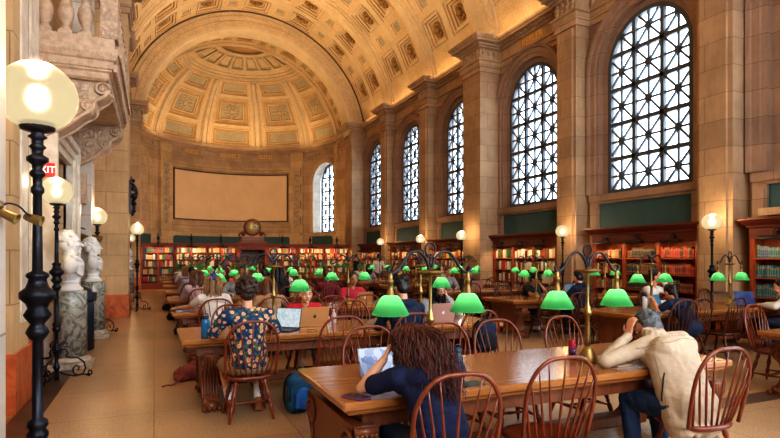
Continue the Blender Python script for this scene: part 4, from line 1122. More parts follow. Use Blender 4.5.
for k in range(1, 10):
    for side in ('left', 'right'):
        xc = LXC if side == 'left' else RXC
        lab = 'long oak reading table, %s from the front in the %s column' % (NUM[k] if k > 1 else 'first', side)
        if side == 'left' and k == 1: continue
        if side == 'right' and k == 1: xc = 8.38
        p = (xc, ROWY[k], 0)
        if not TAB: tab0.location = p; tab0['label'] = lab; tab0['group'] = 'oak reading tables'; TAB[side, k] = tab0
        else: TAB[side, k] = dup(tab0, p, 0, lab)
t1 = reading_table(3.38, .15); t1.location = (2.69, ROWY[1], 0); t1['label'] = 'oak reading table nearest the camera, with the navy and beige readers'; t1['group'] = 'oak reading tables'; TAB['left', 1] = t1

# ================================================================== GREEN-SHADED DESK LAMPS
def desk_lamp():
    root = thing('desk_lamp', '', 'lamp')
    m = MB(); m.lathe([(.088, 0), (.088, .016), (.075, .022), (.075, .04), (.06, .048), (.06, .066), (.045, .075), (.045, .09), (.028, .105), (.022, .12)], 20); m.build('base', ['brass'], root)
    m = MB(); m.lathe([(.018, .11), (.019, .16), (.020, .28), (.018, .36), (.024, .37), (.034, .385), (.034, .405), (.022, .42), (.026, .435), (.016, .45), (.0115, .47), (.012, .60), (.014, .70), (.022, .71), (.022, .72)], 14); m.build('post', ['brass'], root)
    m = MB(); m.lathe([(.03, .715), (.075, .725), (.10, .735), (.10, .745), (.06, .75), (.02, .755), (.018, .77)], 20); m.build('cap_dish', ['old_brass'], root)
    m = MB(); m.tube([(.042*math.cos(2*PI*q/20), 0, .90+.052*math.sin(2*PI*q/20)) for q in range(20)], .0075, 7, closed=True); m.tube([(0, 0, .75), (0, 0, .85)], .009, 7); m.build('finial_ring', ['dark_bronze'], root)
    for sg in (-1, 1):
        m = MB(); m.tube(spline([(sg*.012, 0, .75), (sg*.022, 0, .80), (sg*.05, 0, .85), (sg*.10, 0, .885), (sg*.155, 0, .878), (sg*.205, 0, .83), (sg*.245, 0, .77), (sg*.29, 0, .735), (sg*.325, 0, .74), (sg*.335, 0, .765), (sg*.32, 0, .78)], 5), .0105, 8); m.build('arm', ['dark_bronze'], root)
        m = MB(); m.lathe([(.012, .735), (.015, .72), (.015, .69), (.022, .685), (.022, .665), (.018, .66), (.020, .61), (.025, .605), (.025, .585), (.036, .575)][::-1], 12, Matrix.Translation((sg*.315, 0, 0))); m.build('socket', ['old_brass'], root)
        m = MB(); m.lathe([(.131, .440), (.134, .447), (.130, .452), (.105, .50), (.080, .543), (.064, .566), (.058, .574), (.036, .580)], 28, Matrix.Translation((sg*.315, 0, 0))); s = m.build('glass_shade', ['green_glass'], root)
        m = MB(); m.ell((sg*.315, 0, .50), (.022, .022, .026), None, 10, 8); m.build('bulb', ['lamp_bulb'], s)
    return root
dl0 = None
def put_lamp(x, y, lab, light=True):
    global dl0
    if dl0 is None: dl0 = desk_lamp(); dl0.location = (x, y, TZ); dl0['label'] = lab; dl0['group'] = 'green-shaded desk lamps'
    else: dup(dl0, (x, y, TZ), 0, lab)
    if light:
        for sg in (-1, 1): LIGHTS.append(('desk', Vector((x+sg*.315, y, TZ+.53)), 0))
put_lamp(1.83, 3.46, 'brass desk lamp with two green shades behind the woman in navy')
put_lamp(3.25, 3.40, 'brass desk lamp with two green shades beside the man in beige')
for k in range(2, 10):
    for side, xs in (('left', (1.3, 3.25)), ('right', (7.5, 9.44))):
        for q, x in enumerate(xs):
            put_lamp(x, ROWY[k], 'brass lamp with two green shades, %s one on the %s' % (['left', 'right'][q], tname(side, k)), k < 7)

# ================================================================== WINDSOR CHAIRS
SEATZ = .44
def bow_pt(t):
    """t in [0,1] along the bow"""
    a = PI*(1-t); c, s = math.cos(a), math.sin(a)
    x = .288*math.copysign(abs(c)**.62, c)*(.83+.17*min(1, s*1.6)); z = SEATZ-.01+.555*abs(s)**.80
    return Vector((x, -.165-.115*(z-SEATZ)/.55, z))
def chair_parts(mat):
    P = []
    n = 28; out = []
    for i in range(n):
        a = 2*PI*i/n; c, s = math.cos(a), math.sin(a)
        out.append((.245*math.copysign(abs(c)**.75, c)*(1+.06*s), .215*math.copysign(abs(s)**.75, s)))
    m = MB(); vs = []
    for sc, z in ((.90, SEATZ-.045), (1.0, SEATZ-.028), (1.0, SEATZ-.008), (.95, SEATZ), (.72, SEATZ-.010), (.35, SEATZ-.016)): vs += [(x*sc, y*sc, z) for x, y in out]
    fs = [tuple(reversed(range(n)))]
    for k in range(5): fs += [(k*n+i, k*n+(i+1) % n, k*n+n+(i+1) % n, k*n+n+i) for i in range(n)]
    fs.append(tuple(range(5*n, 6*n))); m.add(vs, fs, 0, True); P.append(('seat', m))
    m = MB(); m.tube([bow_pt(i/40) for i in range(41)], .0135, 8); P.append(('back_bow', m))
    for k in range(9):
        u = (k-4)/4; t = .5+u*.34
        top = bow_pt(t); bot = Vector((u*.18, -.185+.035*u*u, SEATZ-.005)); mid = bot.lerp(top, .4)
        m = MB(); m.tube([bot, bot.lerp(top, .2), mid, bot.lerp(top, .7), top], [.0075, .0085, .0095, .007, .0055], 6); P.append(('spindle', m))
    knee = {}
    for sx in (-1, 1):
        for sy in (-1, 1):
            a = Vector((sx*.135, sy*.125, SEATZ-.035)); b_ = Vector((sx*.215, sy*.215, 0)); d = b_-a; L = d.length
            T = Matrix.Translation(a) @ d.to_track_quat('Z', 'Y').to_matrix().to_4x4()
            m = MB(); m.lathe([(.012, 0), (.018, .03), (.022, .07), (.014, .085), (.020, .095), (.014, .105), (.021, .13), (.025, .17), (.020, .205), (.013, .215), (.020, .225), (.020, .235), (.013, .245), (.022, .275), (.024, .30), (.018, .34), (.013, L-.02), (.011, L)], 10, T); P.append(('leg', m))
            knee[sx, sy] = a.lerp(b_, .66)
    for sx in (-1, 1):
        a, b_ = knee[sx, 1], knee[sx, -1]
        m = MB(); m.tube([a.lerp(b_, q/8) for q in range(9)], [.009, .010, .012, .017, .020, .017, .012, .010, .009], 8); P.append(('stretcher', m))
    a, b_ = (knee[-1, 1]+knee[-1, -1])/2, (knee[1, 1]+knee[1, -1])/2
    m = MB(); m.tube([a.lerp(b_, q/8) for q in range(9)], [.009, .010, .013, .012, .017, .012, .013, .010, .009], 8); P.append(('stretcher', m))
    return P
CH = {}
for mat in ('chair_mahogany', 'chair_dark'):
    root = thing('windsor_chair', '', 'chair')
    for nm, m in chair_parts(mat): m.build(nm, [mat], root)
    CH[mat] = [root, False]
    al = MB()
    for nm, m in chair_parts(mat): 
        o = len(al.v); al.v += m.v; al.f += [tuple(i+o for i in f) for f in m.f]; al.m += m.m; al.s += m.s
    CH[mat+'_one'] = al.mesh('windsor_chair', [mat])
NCH = [0]
def put_chair(x, y, face, lab, mat='chair_mahogany', one=False, rot=0):
    """face +1: sitter looks away from the camera (+Y); -1: towards it"""
    rz = (0 if face > 0 else PI)+rot; NCH[0] += 1
    if one: return link('windsor_chair', CH[mat+'_one'], None, (x, y, 0), (0, 0, rz), lab, 'chair', 'bow-back windsor chairs')
    r, used = CH[mat]
    if not used: r.location = (x, y, 0); r.rotation_euler = (0, 0, rz); r['label'] = lab; r['group'] = 'bow-back windsor chairs'; CH[mat][1] = True; return r
    return dup(r, (x, y, 0), rz, lab)
# front table
put_chair(1.52, 2.74, 1, 'reddish bow-back chair of the woman in navy at the front', rot=-.10)
put_chair(2.36, 2.90, 1, 'empty reddish bow-back chair between the navy and beige readers', rot=-.08)
put_chair(3.60, 2.72, 1, 'reddish bow-back chair of the man in beige, lower right', rot=-.06)
for x, lab in ((1.75, 'empty bow-back chair across from the woman in navy, by her laptop'), (2.48, 'empty bow-back chair behind the dark bottle on the front table'), (3.08, 'empty bow-back chair centred on the far side of the front table'), (3.95, 'empty bow-back chair beyond the red can on the front table')):
    put_chair(x, 4.22, -1, lab, rot=random.uniform(-.12, .12))
SIDEN = {1: 'near', -1: 'far'}
TAKEN = {}
def row_chairs(side, k, face, xs, labs=None, one=False, rots=None):
    y = ROWY[k]-face*(TW/2+.06)
    for q, x in enumerate(xs):
        lab = labs[q] if labs and labs[q] else '%s bow-back chair from the left, %s side of the %s' % (['first', 'second', 'third', 'fourth'][q], SIDEN[face], tname(side, k))
        mat = 'chair_dark' if side == 'right' and k > 1 else 'chair_mahogany'
        put_chair(x, y-face*random.uniform(0, .1), face, lab, mat, one, rots[q] if rots else random.uniform(-.15, .15))
ROWC = [.88, 1.78, 2.64, 3.52]
put_chair(.87, 5.58, 1, 'reddish bow-back chair of the man in the floral shirt', rot=.03)
for x, lab in ((1.83, 'empty bow-back chair to the right of the floral shirt'), (2.64, 'bow-back chair of the reader in the black cap'), (3.55, 'bow-back chair with a dark backpack hung on it')):
    put_chair(x, 5.66, 1, lab, rot=random.uniform(-.08, .08))
row_chairs('left', 2, -1, [.92, 1.85, 2.63, 3.8], [None, 'bow-back chair of the woman in red facing the camera', None, 'bow-back chair of the reader behind the pinkish laptop'])
row_chairs('left', 3, 1, [.85, 1.72, 2.66, 3.28], ['bow-back chair of the long-haired reader in a blue cap', None, None, None])
row_chairs('left', 3, -1, [.95, 1.8, 2.7, 3.6], [None, None, None, 'bow-back chair of the dark-haired reader in pink-red'])
for k in range(4, 9):
    row_chairs('left', k, 1, ROWC, one=k > 4); row_chairs('left', k, -1, ROWC, one=k > 4)
RC = [7.1, 7.52, 8.22, 9.8]
row_chairs('right', 2, 1, RC, ['dark bow-back chair of the black-haired reader bent over', None, 'empty dark bow-back chair tilted beside the dark laptop', None], rots=[-.1, -.05, .12, 0])
row_chairs('right', 2, -1, [6.9, 7.7, 8.55, 10.0])
RC2 = [7.2, 8.1, 8.9, 9.7]
for k in range(3, 9):
    row_chairs('right', k, 1, RC2, one=k > 4); row_chairs('right', k, -1, [7.3, 7.95, 8.8, 9.7], one=k > 4)
put_chair(7.2, 4.3, -1, 'reddish bow-back chair at the far right picture edge', rot=.1)
# ================================================================== PEOPLE
for nm, c in (('skin_light', (.62, .34, .22)), ('skin_rosy', (.60, .27, .17)), ('skin_tan', (.42, .21, .115)), ('skin_dark', (.17, .075, .04))):
    m = flat(nm, c, .5, var=.08, vs=9); m.node_tree.nodes['Principled BSDF'].inputs['Subsurface Weight'].default_value = .08
def hairmat(name, c1, c2, sc=30):
    m, nt, b = new_mat(name); f = noise(nt, scaled(nt, objc(nt), (1, 1, .35)), sc, 4, .65)
    nt.links.new(ramp(nt, f, [(.35, c2), (.68, c1)]), b.inputs['Base Color']); b.inputs['Roughness'].default_value = .42; bump(nt, b, f, .6, .012)
hairmat('hair_brown', (.155, .042, .026), (.032, .010, .008)); hairmat('hair_dark', (.030, .022, .02), (.008, .006, .006)); hairmat('hair_blonde', (.40, .23, .10), (.20, .10, .04))
hairmat('hair_grey', (.17, .175, .19), (.03, .033, .04), 45); hairmat('hair_auburn', (.22, .09, .035), (.09, .03, .012)); hairmat('hair_curly', (.07, .042, .026), (.018, .011, .008), 60)
def cloth(name, c, var=.12, sc=14, rough=.85):
    m, nt, b = new_mat(name); o = objc(nt); f = noise(nt, o, sc, 5, .6)
    nt.links.new(ramp(nt, f, [(.3, tuple(x*(1-var) for x in c)), (.7, tuple(min(1, x*(1+var)) for x in c))]), b.inputs['Base Color']); b.inputs['Roughness'].default_value = rough
    bump(nt, b, noise(nt, scaled(nt, o, (1, 1, .5)), 9, 4, .5), .45, .03); return m
for nm, c in (('navy', (.007, .012, .05)), ('beige', (.50, .405, .305)), ('hoodie_navy', (.012, .022, .055)), ('red', (.48, .022, .035)), ('pink_red', (.50, .035, .07)), ('white', (.66, .62, .58)), ('black', (.013, .013, .018)),
              ('orange', (.55, .13, .06)), ('grey', (.30, .30, .33)), ('denim', (.025, .05, .12)), ('khaki', (.40, .29, .16)), ('dark_denim', (.018, .028, .06)), ('teal', (.02, .16, .18)), ('lilac', (.36, .30, .42)), ('tan', (.40, .26, .15)), ('blue', (.03, .07, .28)), ('pale_pink', (.50, .34, .34)), ('seam', (.36, .28, .20)), ('sock', (.70, .68, .66))):
    cloth('cloth_'+nm, c)
flat('shoe_tan', (.28, .10, .04), .5); flat('shoe_dark', (.02, .02, .025), .5); flat('shoe_white', (.62, .58, .55), .5); flat('eye_white', (.75, .72, .7), .3); flat('eye_dark', (.02, .014, .012), .2); flat('lip', (.38, .10, .09), .45); flat('metal_frame', (.04, .035, .03), .3, .4)
m, nt, b = new_mat('cloth_floral'); o = objc(nt)     # blue shirt with cream and orange blooms and green leaves
def vor(scale, seedoff):
    mp_ = N(nt, 'ShaderNodeMapping'); mp_.inputs['Location'].default_value = seedoff; nt.links.new(o, mp_.inputs['Vector'])
    v_ = N(nt, 'ShaderNodeTexVoronoi'); v_.inputs['Scale'].default_value = scale; nt.links.new(mp_.outputs[0], v_.inputs['Vector']); return v_.outputs['Distance']
wob = noise(nt, o, 45, 2)
d1 = N(nt, 'ShaderNodeMath', operation='MULTIPLY_ADD'); nt.links.new(wob, d1.inputs[0]); d1.inputs[1].default_value = .45; nt.links.new(vor(19, (0, 0, 0)), d1.inputs[2])
d2_ = N(nt, 'ShaderNodeMath', operation='MULTIPLY_ADD'); nt.links.new(wob, d2_.inputs[0]); d2_.inputs[1].default_value = .5; nt.links.new(vor(21, (3.3, 1.7, 2.2)), d2_.inputs[2])
leaf = ramp(nt, d2_.outputs[0], [(0, (.07, .13, .035)), (.60, (.10, .16, .05)), (.64, (.012, .06, .15)), (1, (.010, .04, .11))])
fl = ramp(nt, d1.outputs[0], [(0, (.62, .20, .035)), (.40, (.70, .24, .05)), (.45, (.62, .45, .28)), (.60, (.60, .42, .27)), (.64, (.50, .17, .05))])
msk = ramp(nt, d1.outputs[0], [(.65, (1, 1, 1)), (.68, (0, 0, 0))])
nt.links.new(mixc(nt, msk, leaf, fl), b.inputs['Base Color']); b.inputs['Roughness'].default_value = .85

def hand(b, wr, d, n, curl, side, k=1.0):
    """palm, four unequal bent fingers and a thumb leaving the side of the palm"""
    d = Vector(d).normalized(); n = Vector(n); n = (n-d*n.dot(d)).normalized(); w = d.cross(n)*side; wr = Vector(wr)
    for q in (-1.2, -.4, .4, 1.2): b.cone(wr+d*.012+w*q*.012*k, wr+d*.085*k+w*q*.017*k, .014*k, .0125*k, 8)
    for q, (l, off) in enumerate(((.85, 1.5), (1.0, .5), (.95, -.5), (.75, -1.5))):
        p = wr+d*.085*k+w*off*.0185*k; dd = d.copy(); ang = 0
        for s_, (sl, r) in enumerate(((.042, .0098), (.028, .0088), (.022, .0078))):
            ang += curl*(.7 if s_ == 0 else 1); dv = d*math.cos(ang)+n*math.sin(ang)+w*off*.04
            q2 = p+dv.normalized()*sl*l*k; b.cone(p, q2, r*k, (r-.0008)*k, 8); p = q2
    p = wr+d*.022*k+w*.028*k; p1 = p+(d*.55+w*.75+n*.25).normalized()*.042*k; p2 = p1+(d*.9+w*.25+n*.35).normalized()*.034*k
    b.cone(p, p1, .0135*k, .0115*k, 8); b.cone(p1, p2, .0112*k, .009*k, 8)
PERS = []
def person(label, loc, face=1, rot=0, neck=(0, .14, 1.03), head=None, hr=(0, -.25, 0), shw=.185, sh=None, arms=None, hands=None, legs=None, hair=('short', 'hair_dark'), top='cloth_navy', sleeve='long', bottom='cloth_dark_denim', shorts=False,
           skin='skin_light', vox=.013, cap=None, glasses=False, shoes='shoe_dark', socks=False, extra=None, stand=False, girth=1.0, face_parts=True, hem=.0, curls=(.5, .5)):
    rz = (0 if face > 0 else PI)+rot
    root = thing('person', label, 'person', (loc[0], loc[1], 0), rz, None)
    Nk = Vector(neck); P = Vector((0, 0, .93 if stand else .55)); H = Vector(head) if head else Nk+Vector((0, .07, .175))
    C = P.lerp(Nk, .62)+Vector((0, -.035, .01)); g = girth
    Rh = Euler((hr[1], hr[2], 0)).to_matrix(); Rh = Matrix.Rotation(hr[0], 3, 'Z') @ Rh; Hm = Matrix.Translation(H) @ Rh.to_4x4(); hp = lambda x, y, z: Hm @ Vector((x, y, z))
    S = {s: Vector(sh[s]) if sh and s in sh else Nk+Vector((s*shw, -.035, -.045)) for s in (-1, 1)}
    A = {}
    for s in (-1, 1):
        e_, w_ = (arms or {}).get(s, ((s*.27, .24, .79), (s*.13, .46, .80))); A[s] = (Vector(e_), Vector(w_))
    if legs is None:
        legs = {s: ((s*.11, .01, .90), (s*.11, .04, .50), (s*.12, 0, .09)) for s in (-1, 1)} if stand else {s: ((s*.10, .03, .52), (s*.14, .42, .50), (s*.15, .36, .09)) for s in (-1, 1)}
    # -- body: one continuous skin
    b = MB()
    def torso(mb, k):
        for q in range(11):
            u = q/10; c = P*(1-u)**2+(C+(C-(P+Nk)*.5)*.9)*2*u*(1-u)+(Nk+Vector((0, -.02, -.10)))*u*u
            wd = (.168, .166, .158, .15, .148, .152, .162, .168, .165, .15, .125)[q]*g; dp_ = (.125, .122, .116, .110, .110, .114, .118, .118, .110, .096, .08)[q]*g
            mb.ell(c, (wd+k, dp_+k, .10+k*.5), None, 16, 10)
        for s in (-1, 1):
            mb.cone(Nk+Vector((s*.02, -.02, -.03)), S[s], .056+k, .058+k); mb.cone(C+Vector((s*.06, 0, .08)), S[s]+Vector((-s*.03, 0, -.03)), .08+k, .062+k)
    torso(b, -.012)
    b.cone(Nk+Vector((0, -.01, -.02)), H+Rh @ Vector((0, -.02, -.06)), .056, .05)
    b.ell(hp(0, -.012, .03), (.077, .098, .094), Hm); b.ell(hp(0, .025, -.03), (.065, .07, .085), Hm); b.ell(hp(0, .035, -.07), (.047, .053, .044), Hm); b.ell(hp(0, .078, -.098), (.021, .02, .017), Hm)
    b.cone(hp(0, .088, .008), hp(0, .106, -.025), .009, .0145, 8); b.ell(hp(0, .074, .03), (.048, .02, .013), Hm); b.ell(hp(0, .089, -.058), (.023, .012, .010), Hm)
    for s in (-1, 1): b.ell(hp(s*.079, -.006, -.008), (.012, .024, .033), Hm); b.ell(hp(s*.04, .062, -.03), (.025, .025, .025), Hm)
    for s in (-1, 1):
        e_, w_ = A[s]; b.cone(S[s], e_, .046, .037); b.cone(e_, e_.lerp(w_, .35), .037, .038); b.cone(e_.lerp(w_, .35), w_, .038, .025)
        hd, hn, cu = (hands or {}).get(s, (None, None, None))
        if hd is None: hd = (w_-e_).normalized(); hd = Vector((hd.x-s*.2*0, hd.y, hd.z*.3)); hn = (0, 0, -1); cu = .35
        hand(b, w_, hd, hn, cu, -s)
        h_, k_, a_ = [Vector(q) for q in legs[s]]
        b.cone(h_, k_, .078*g, .054); b.cone(k_, k_.lerp(a_, .35), .054, .054); b.cone(k_.lerp(a_, .35), a_, .054, .036)
        b.cone(a_+Vector((0, -.02, -.045)), a_+Vector((s*.02, .13, -.055)), .034, .028)
    fuse(b, 'body', [skin], vox, 3, root)
    # -- clothes
    t = MB(); torso(t, .010)
    if hem: t.cone(P+Vector((-.08, -.02, 0)), P+Vector((-.09, -.02, -hem)), .125, .13); t.cone(P+Vector((.08, -.02, 0)), P+Vector((.09, -.02, -hem)), .125, .13)
    for s in (-1, 1):
        e_, w_ = A[s]
        if sleeve == 'long': t.cone(S[s], e_, .066, .056); t.cone(e_, e_.lerp(w_, .5), .056, .052); t.cone(e_.lerp(w_, .5), e_.lerp(w_, .93), .052, .038)
        elif sleeve == 'short': t.cone(S[s], S[s].lerp(e_, .62), .066, .062)
        elif sleeve == 'half': t.cone(S[s], S[s].lerp(e_, .92), .066, .060)
    if extra == 'hood':
        for q in range(9): a = PI+PI*q/8; t.ell(Nk+Vector((.10*math.cos(a), -.03+.085*math.sin(a), .02)), .05)
        t.ell(Nk+Vector((0, -.10, -.06)), (.12, .05, .09))
    if extra == 'collar':
        for q in range(12): a = 2*PI*q/12; t.ell(Nk+Vector((.066*math.cos(a), .0+.066*math.sin(a), .035)), (.022, .022, .035))
        for q in range(22):
            u = q/21; c = (P+Vector((0, -.02, -.12))).lerp(C+Vector((0, -.005, .06)), u); t.ell(c, (.232-.015*u, .162-.01*u, .09), None, 24, 12)
        t.cone(Nk+Vector((-.12, -.07, -.09)), Nk+Vector((.12, -.07, -.09)), .075, .075); t.cone(C+Vector((-.10, -.03, .10)), C+Vector((.10, -.03, .10)), .10, .10)
    jk = fuse(t, 'jacket' if extra == 'collar' else 'shirt', [top], vox*.9, max(3, int(.075/vox)), root)
    if vox < .0085: wrinkle(jk, .0045 if extra == 'collar' else .0055, 9)
    if extra == 'collar':
        a_, z_ = C+Vector((0, 0, .19)), Vector((0, 1, -.25)).normalized()
        on_surface(jk, [C+Vector((-.26+.52*q/24, -.1, .17+.012*math.cos(q*.5))) for q in range(25)], (0, .9, -.43), .0035, 'back_seam', 'cloth_seam', jk)
        on_surface(jk, [P+Vector((-.1, .055+.01*q/10, .02+.20*q/10)) for q in range(11)], (1, 0, 0), .006, 'pocket_zip', 'metal_frame', jk)
        on_surface(jk, [P+Vector((-.3+.6*q/24, -.1, -.135)) for q in range(25)], (0, 1, 0), .006, 'hem_band', 'cloth_seam', jk)
        on_surface(jk, [P.lerp(C, q/10)*1.0+Vector((-.1, -.02, -.08+.18*q/10)) for q in range(11)], (1, 0, 0), .003, 'side_seam', 'cloth_seam', jk)
    t = MB(); t.ell(P+Vector((0, .0, -.02)), (.172*g, .125*g, .11))
    for s in (-1, 1):
        h_, k_, a_ = [Vector(q) for q in legs[s]]; t.cone(P+Vector((s*.07, 0, -.01)), h_, .105*g, .10*g)
        if shorts: t.cone(h_, h_.lerp(k_, .82), .098*g, .085)
        else: t.cone(h_, k_, .098*g, .072); t.cone(k_, a_+Vector((0, 0, .03)), .072, .056)
    tr = fuse(t, 'trousers', [bottom], vox, 3, root)
    if vox < .0085: wrinkle(tr, .006, 12)
    for s in (-1, 1):
        a_ = Vector(legs[s][2]); t = MB(); t.cone(a_+Vector((0, -.03, -.04)), a_+Vector((s*.02, .13, -.05)), .046, .040); t.cone(a_+Vector((0, -.02, .0)), a_+Vector((0, -.02, -.04)), .048, .046)
        t.box(a_.x-.045, a_.x+.045+s*.02, a_.y-.07, a_.y+.17, max(a_.z-.09, .0), a_.z-.06); fuse(t, 'shoe', [shoes], .009, 2, root)
        if socks: t = MB(); t.cone(a_+Vector((0, 0, -.01)), a_.lerp(Vector(legs[s][1]), .35), .044, .052); fuse(t, 'sock', ['cloth_sock'], .01, 2, root)
    # -- hair
    kind, hm_ = hair
    hb = MB()
    if kind != 'bald': hb.ell(hp(0, -.034, .046), (.088, .10, .096), Hm); hb.ell(hp(0, -.055, -.01), (.08, .07, .085), Hm)
    if kind == 'short':
        for k in range(40):
            a = random.uniform(0, 2*PI); e_ = random.uniform(.0, 1.5); X, Y, Z = math.cos(a)*math.cos(e_), math.sin(a)*math.cos(e_), math.sin(e_)
            if Y > .5 and Z < .72: continue
            hb.ell(hp(X*.088, -.034+Y*.10, .046+Z*.096), (.018, .026, .016), Hm, 8, 6)
        fuse(hb, 'hair', [hm_], .008, 2, root)
    elif kind == 'curly':
        for k in range(190):
            a = random.uniform(0, 2*PI); e_ = random.uniform(-.55, 1.55); X, Y, Z = math.cos(a)*math.cos(e_), math.sin(a)*math.cos(e_), math.sin(e_)
            if Y > .45 and Z < .65: continue
            hb.ell(hp(X*.104, -.03+Y*.112, .05+Z*.108), random.uniform(.014, .024), None, 8, 6)
        fuse(hb, 'hair', [hm_], .006, 1, root)
    elif kind in ('wavy', 'long'):
        L = .36 if kind == 'wavy' else .36; n = 900 if vox < .008 else 190 if vox < .0125 else 90; th = .0045 if vox < .008 else .009 if vox < .0125 else .014
        hb.cone(hp(0, -.05, 0), H+Vector((.03, -.12, -L*.5)), .085, .07) if kind == 'wavy' else hb.cone(hp(0, -.05, 0), H+Vector((0, -.09, -L*.8)), .08, .06)
        for k in range(n):
            a = random.uniform(-.42*PI, 1.42*PI); e_ = random.uniform(.0, 1.4); X, Y, Z = math.cos(a)*math.cos(e_), math.sin(a)*math.cos(e_), math.sin(e_)
            if kind == 'wavy': a = random.uniform(-.12*PI, 1.12*PI)*-1; X, Y, Z = math.cos(a)*math.cos(e_), math.sin(a)*math.cos(e_), math.sin(e_)
            if Y > .62 and Z < .7: continue
            p0 = hp(X*.09, -.03+Y*.104, .045+Z*.10); out = Vector((p0.x-H.x, p0.y-H.y, 0)); 
            if out.length > .001: out.normalize()
            pts = []; ph = random.uniform(0, 6); ll = L*random.uniform(.72, 1.1); wv = .015 if kind == 'wavy' else .005; rr = random.uniform(.085, .15) if kind == 'wavy' else random.uniform(.08, .115)
            s0 = (p0-hp(0, -.03, .045))
            for q in range(13):
                f_ = q/12; base = Vector((H.x+(.05*f_ if kind == 'wavy' else 0), H.y-.03-(.19*f_*f_ if kind == 'wavy' else .05*f_), 0))+out*(rr+.03*math.sin(f_*2.2))
                e2 = min(1, f_*3.2); e2 = e2*e2*(3-2*e2)
                pt = Vector((p0.x+(base.x-p0.x)*e2, p0.y+(base.y-p0.y)*e2, p0.z-ll*f_*(.35+.65*f_)-.0*e2))
                pt += Vector((math.sin(ph+q*1.25), math.cos(ph*1.3+q*1.25), 0))*wv*f_**.5; pts.append(pt)
            hb.tube(pts, [th*(1-.55*q/12) for q in range(13)], 5)
        hb.build('hair', [hm_], root)
    elif kind == 'tail':
        hb.cone(hp(0, -.12, .02), H+Vector((0, -.16, -.24)), .045, .03); fuse(hb, 'hair', [hm_], .009, 2, root)
    elif kind == 'bun':
        hb.ell(hp(0, -.10, .115), (.05, .05, .05), Hm); fuse(hb, 'hair', [hm_], .009, 2, root)
    if cap:
        c = MB(); cs_ = 1.12 if kind == 'long' else 1.0; c.ell(hp(0, -.018, .064), (.096*cs_, .113*cs_, .09*cs_), Hm); c.cone(hp(-.05, .08, .06), hp(-.04, .16, .045), .022, .012, 8) if cap[1] else None
        if cap[1]:
            for q in range(5): c.cone(hp(-.06+.03*q, .07, .06), hp(-.05+.025*q, .165-.012*abs(q-2), .045), .016, .008, 8)
        fuse(c, 'cap', [cap[0]], .008, 2, root)
    # -- face
    if face_parts:
        for s in (-1, 1):
            e_ = MB(); e_.ell(hp(s*.031, .084, .008), (.0125, .008, .008), Hm, 10, 6); w_ = e_.build('eye', ['eye_white'], root)
            e_ = MB(); e_.ell(hp(s*.031, .0915, .008), (.006, .003, .006), Hm, 8, 6); e_.build('iris', ['eye_dark'], w_)
            e_ = MB(); e_.tube([hp(s*.016, .097, .03), hp(s*.032, .096, .036), hp(s*.05, .084, .03)], [.004, .0045, .003], 6); e_.build('eyebrow', [hm_], root)
        e_ = MB(); e_.ell(hp(0, .098, -.056), (.021, .007, .005), Hm); e_.ell(hp(0, .097, -.064), (.017, .007, .006), Hm); e_.build('lips', ['lip'], root)
    if glasses:
        e_ = MB()
        for s in (-1, 1):
            e_.tube([hp(s*.033+.021*math.cos(q*.4), .108, .006+.017*math.sin(q*.4)) for q in range(16)], .0025, 5, closed=True); e_.tube([hp(s*.054, .106, .01), hp(s*.082, .0, .012)], .0025, 5)
        e_.tube([hp(-.012, .108, .008), hp(.012, .108, .008)], .0025, 5); e_.build('glasses', ['metal_frame'], root)
    PERS.append(root); return root
# ---- the two front readers
person('woman in a navy T-shirt with wavy brown hair bent over the front table', (1.50, 2.70), 1, 0, neck=(-.01, .21, .96), head=(-.02, .33, 1.045), hr=(.15, -.50, -.22), shw=.185, sh={-1: (-.19, .18, .90), 1: (.165, .14, .92)},
       arms={-1: ((-.335, .40, .80), (-.19, .39, .97)), 1: ((.29, .36, .80), (.14, .60, .80))}, hands={-1: ((.42, -.05, .9), (.5, -.2, -.3), .55)}, hair=('wavy', 'hair_brown'), top='cloth_navy', sleeve='short', bottom='cloth_dark_denim', vox=.0065, skin='skin_light', girth=1.04)
person('grey-haired man in a beige jacket leaning his head on his hand', (3.56, 2.72), 1, 0, neck=(.06, .36, .975), head=(.14, .49, 1.02), hr=(.85, -.50, .0), shw=.20, sh={-1: (-.13, .30, .915), 1: (.27, .28, .955)},
       arms={-1: ((-.40, .40, .815), (-.04, .51, .975)), 1: ((.30, .52, .815), (.10, .70, .81))}, hands={-1: ((.18, .02, .95), (.9, .1, -.2), .45)}, hair=('short', 'hair_grey'), top='cloth_beige', sleeve='long', bottom='cloth_denim', vox=.0065, skin='skin_rosy', extra='collar', girth=1.2, hem=.14, glasses=True)
# ---- left column, second table
person('curly-haired man in a blue floral shirt seen from behind', (.87, 5.55), 1, .03, neck=(0, .06, 1.07), head=(0, .10, 1.245), hr=(.0, -.20, 0), shw=.205, arms={-1: ((-.33, .16, .83), (-.27, .44, .80)), 1: ((.33, .18, .83), (.24, .42, .80))}, hair=('curly', 'hair_curly'),
       top='cloth_floral', sleeve='half', bottom='cloth_khaki', shorts=True, shoes='shoe_tan', socks=True, vox=.008, girth=1.1, face_parts=False, legs={s: ((s*.11, .03, .52), (s*.19, .40, .48), (s*.14, .22, .10)) for s in (-1, 1)})
person('woman in a red top facing the camera behind a gold laptop', (1.87, 7.24), -1, 0, neck=(0, .08, .96), head=(0, .14, 1.115), hr=(0, -.10, 0), hair=('tail', 'hair_auburn'), top='cloth_red', sleeve='short', skin='skin_light', vox=.008, bottom='cloth_black', shoes='shoe_white',
       legs={-1: ((-.1, .03, .52), (-.12, .42, .50), (-.02, .60, .16)), 1: ((.1, .03, .52), (.10, .43, .52), (.16, .40, .10))}, shorts=True)
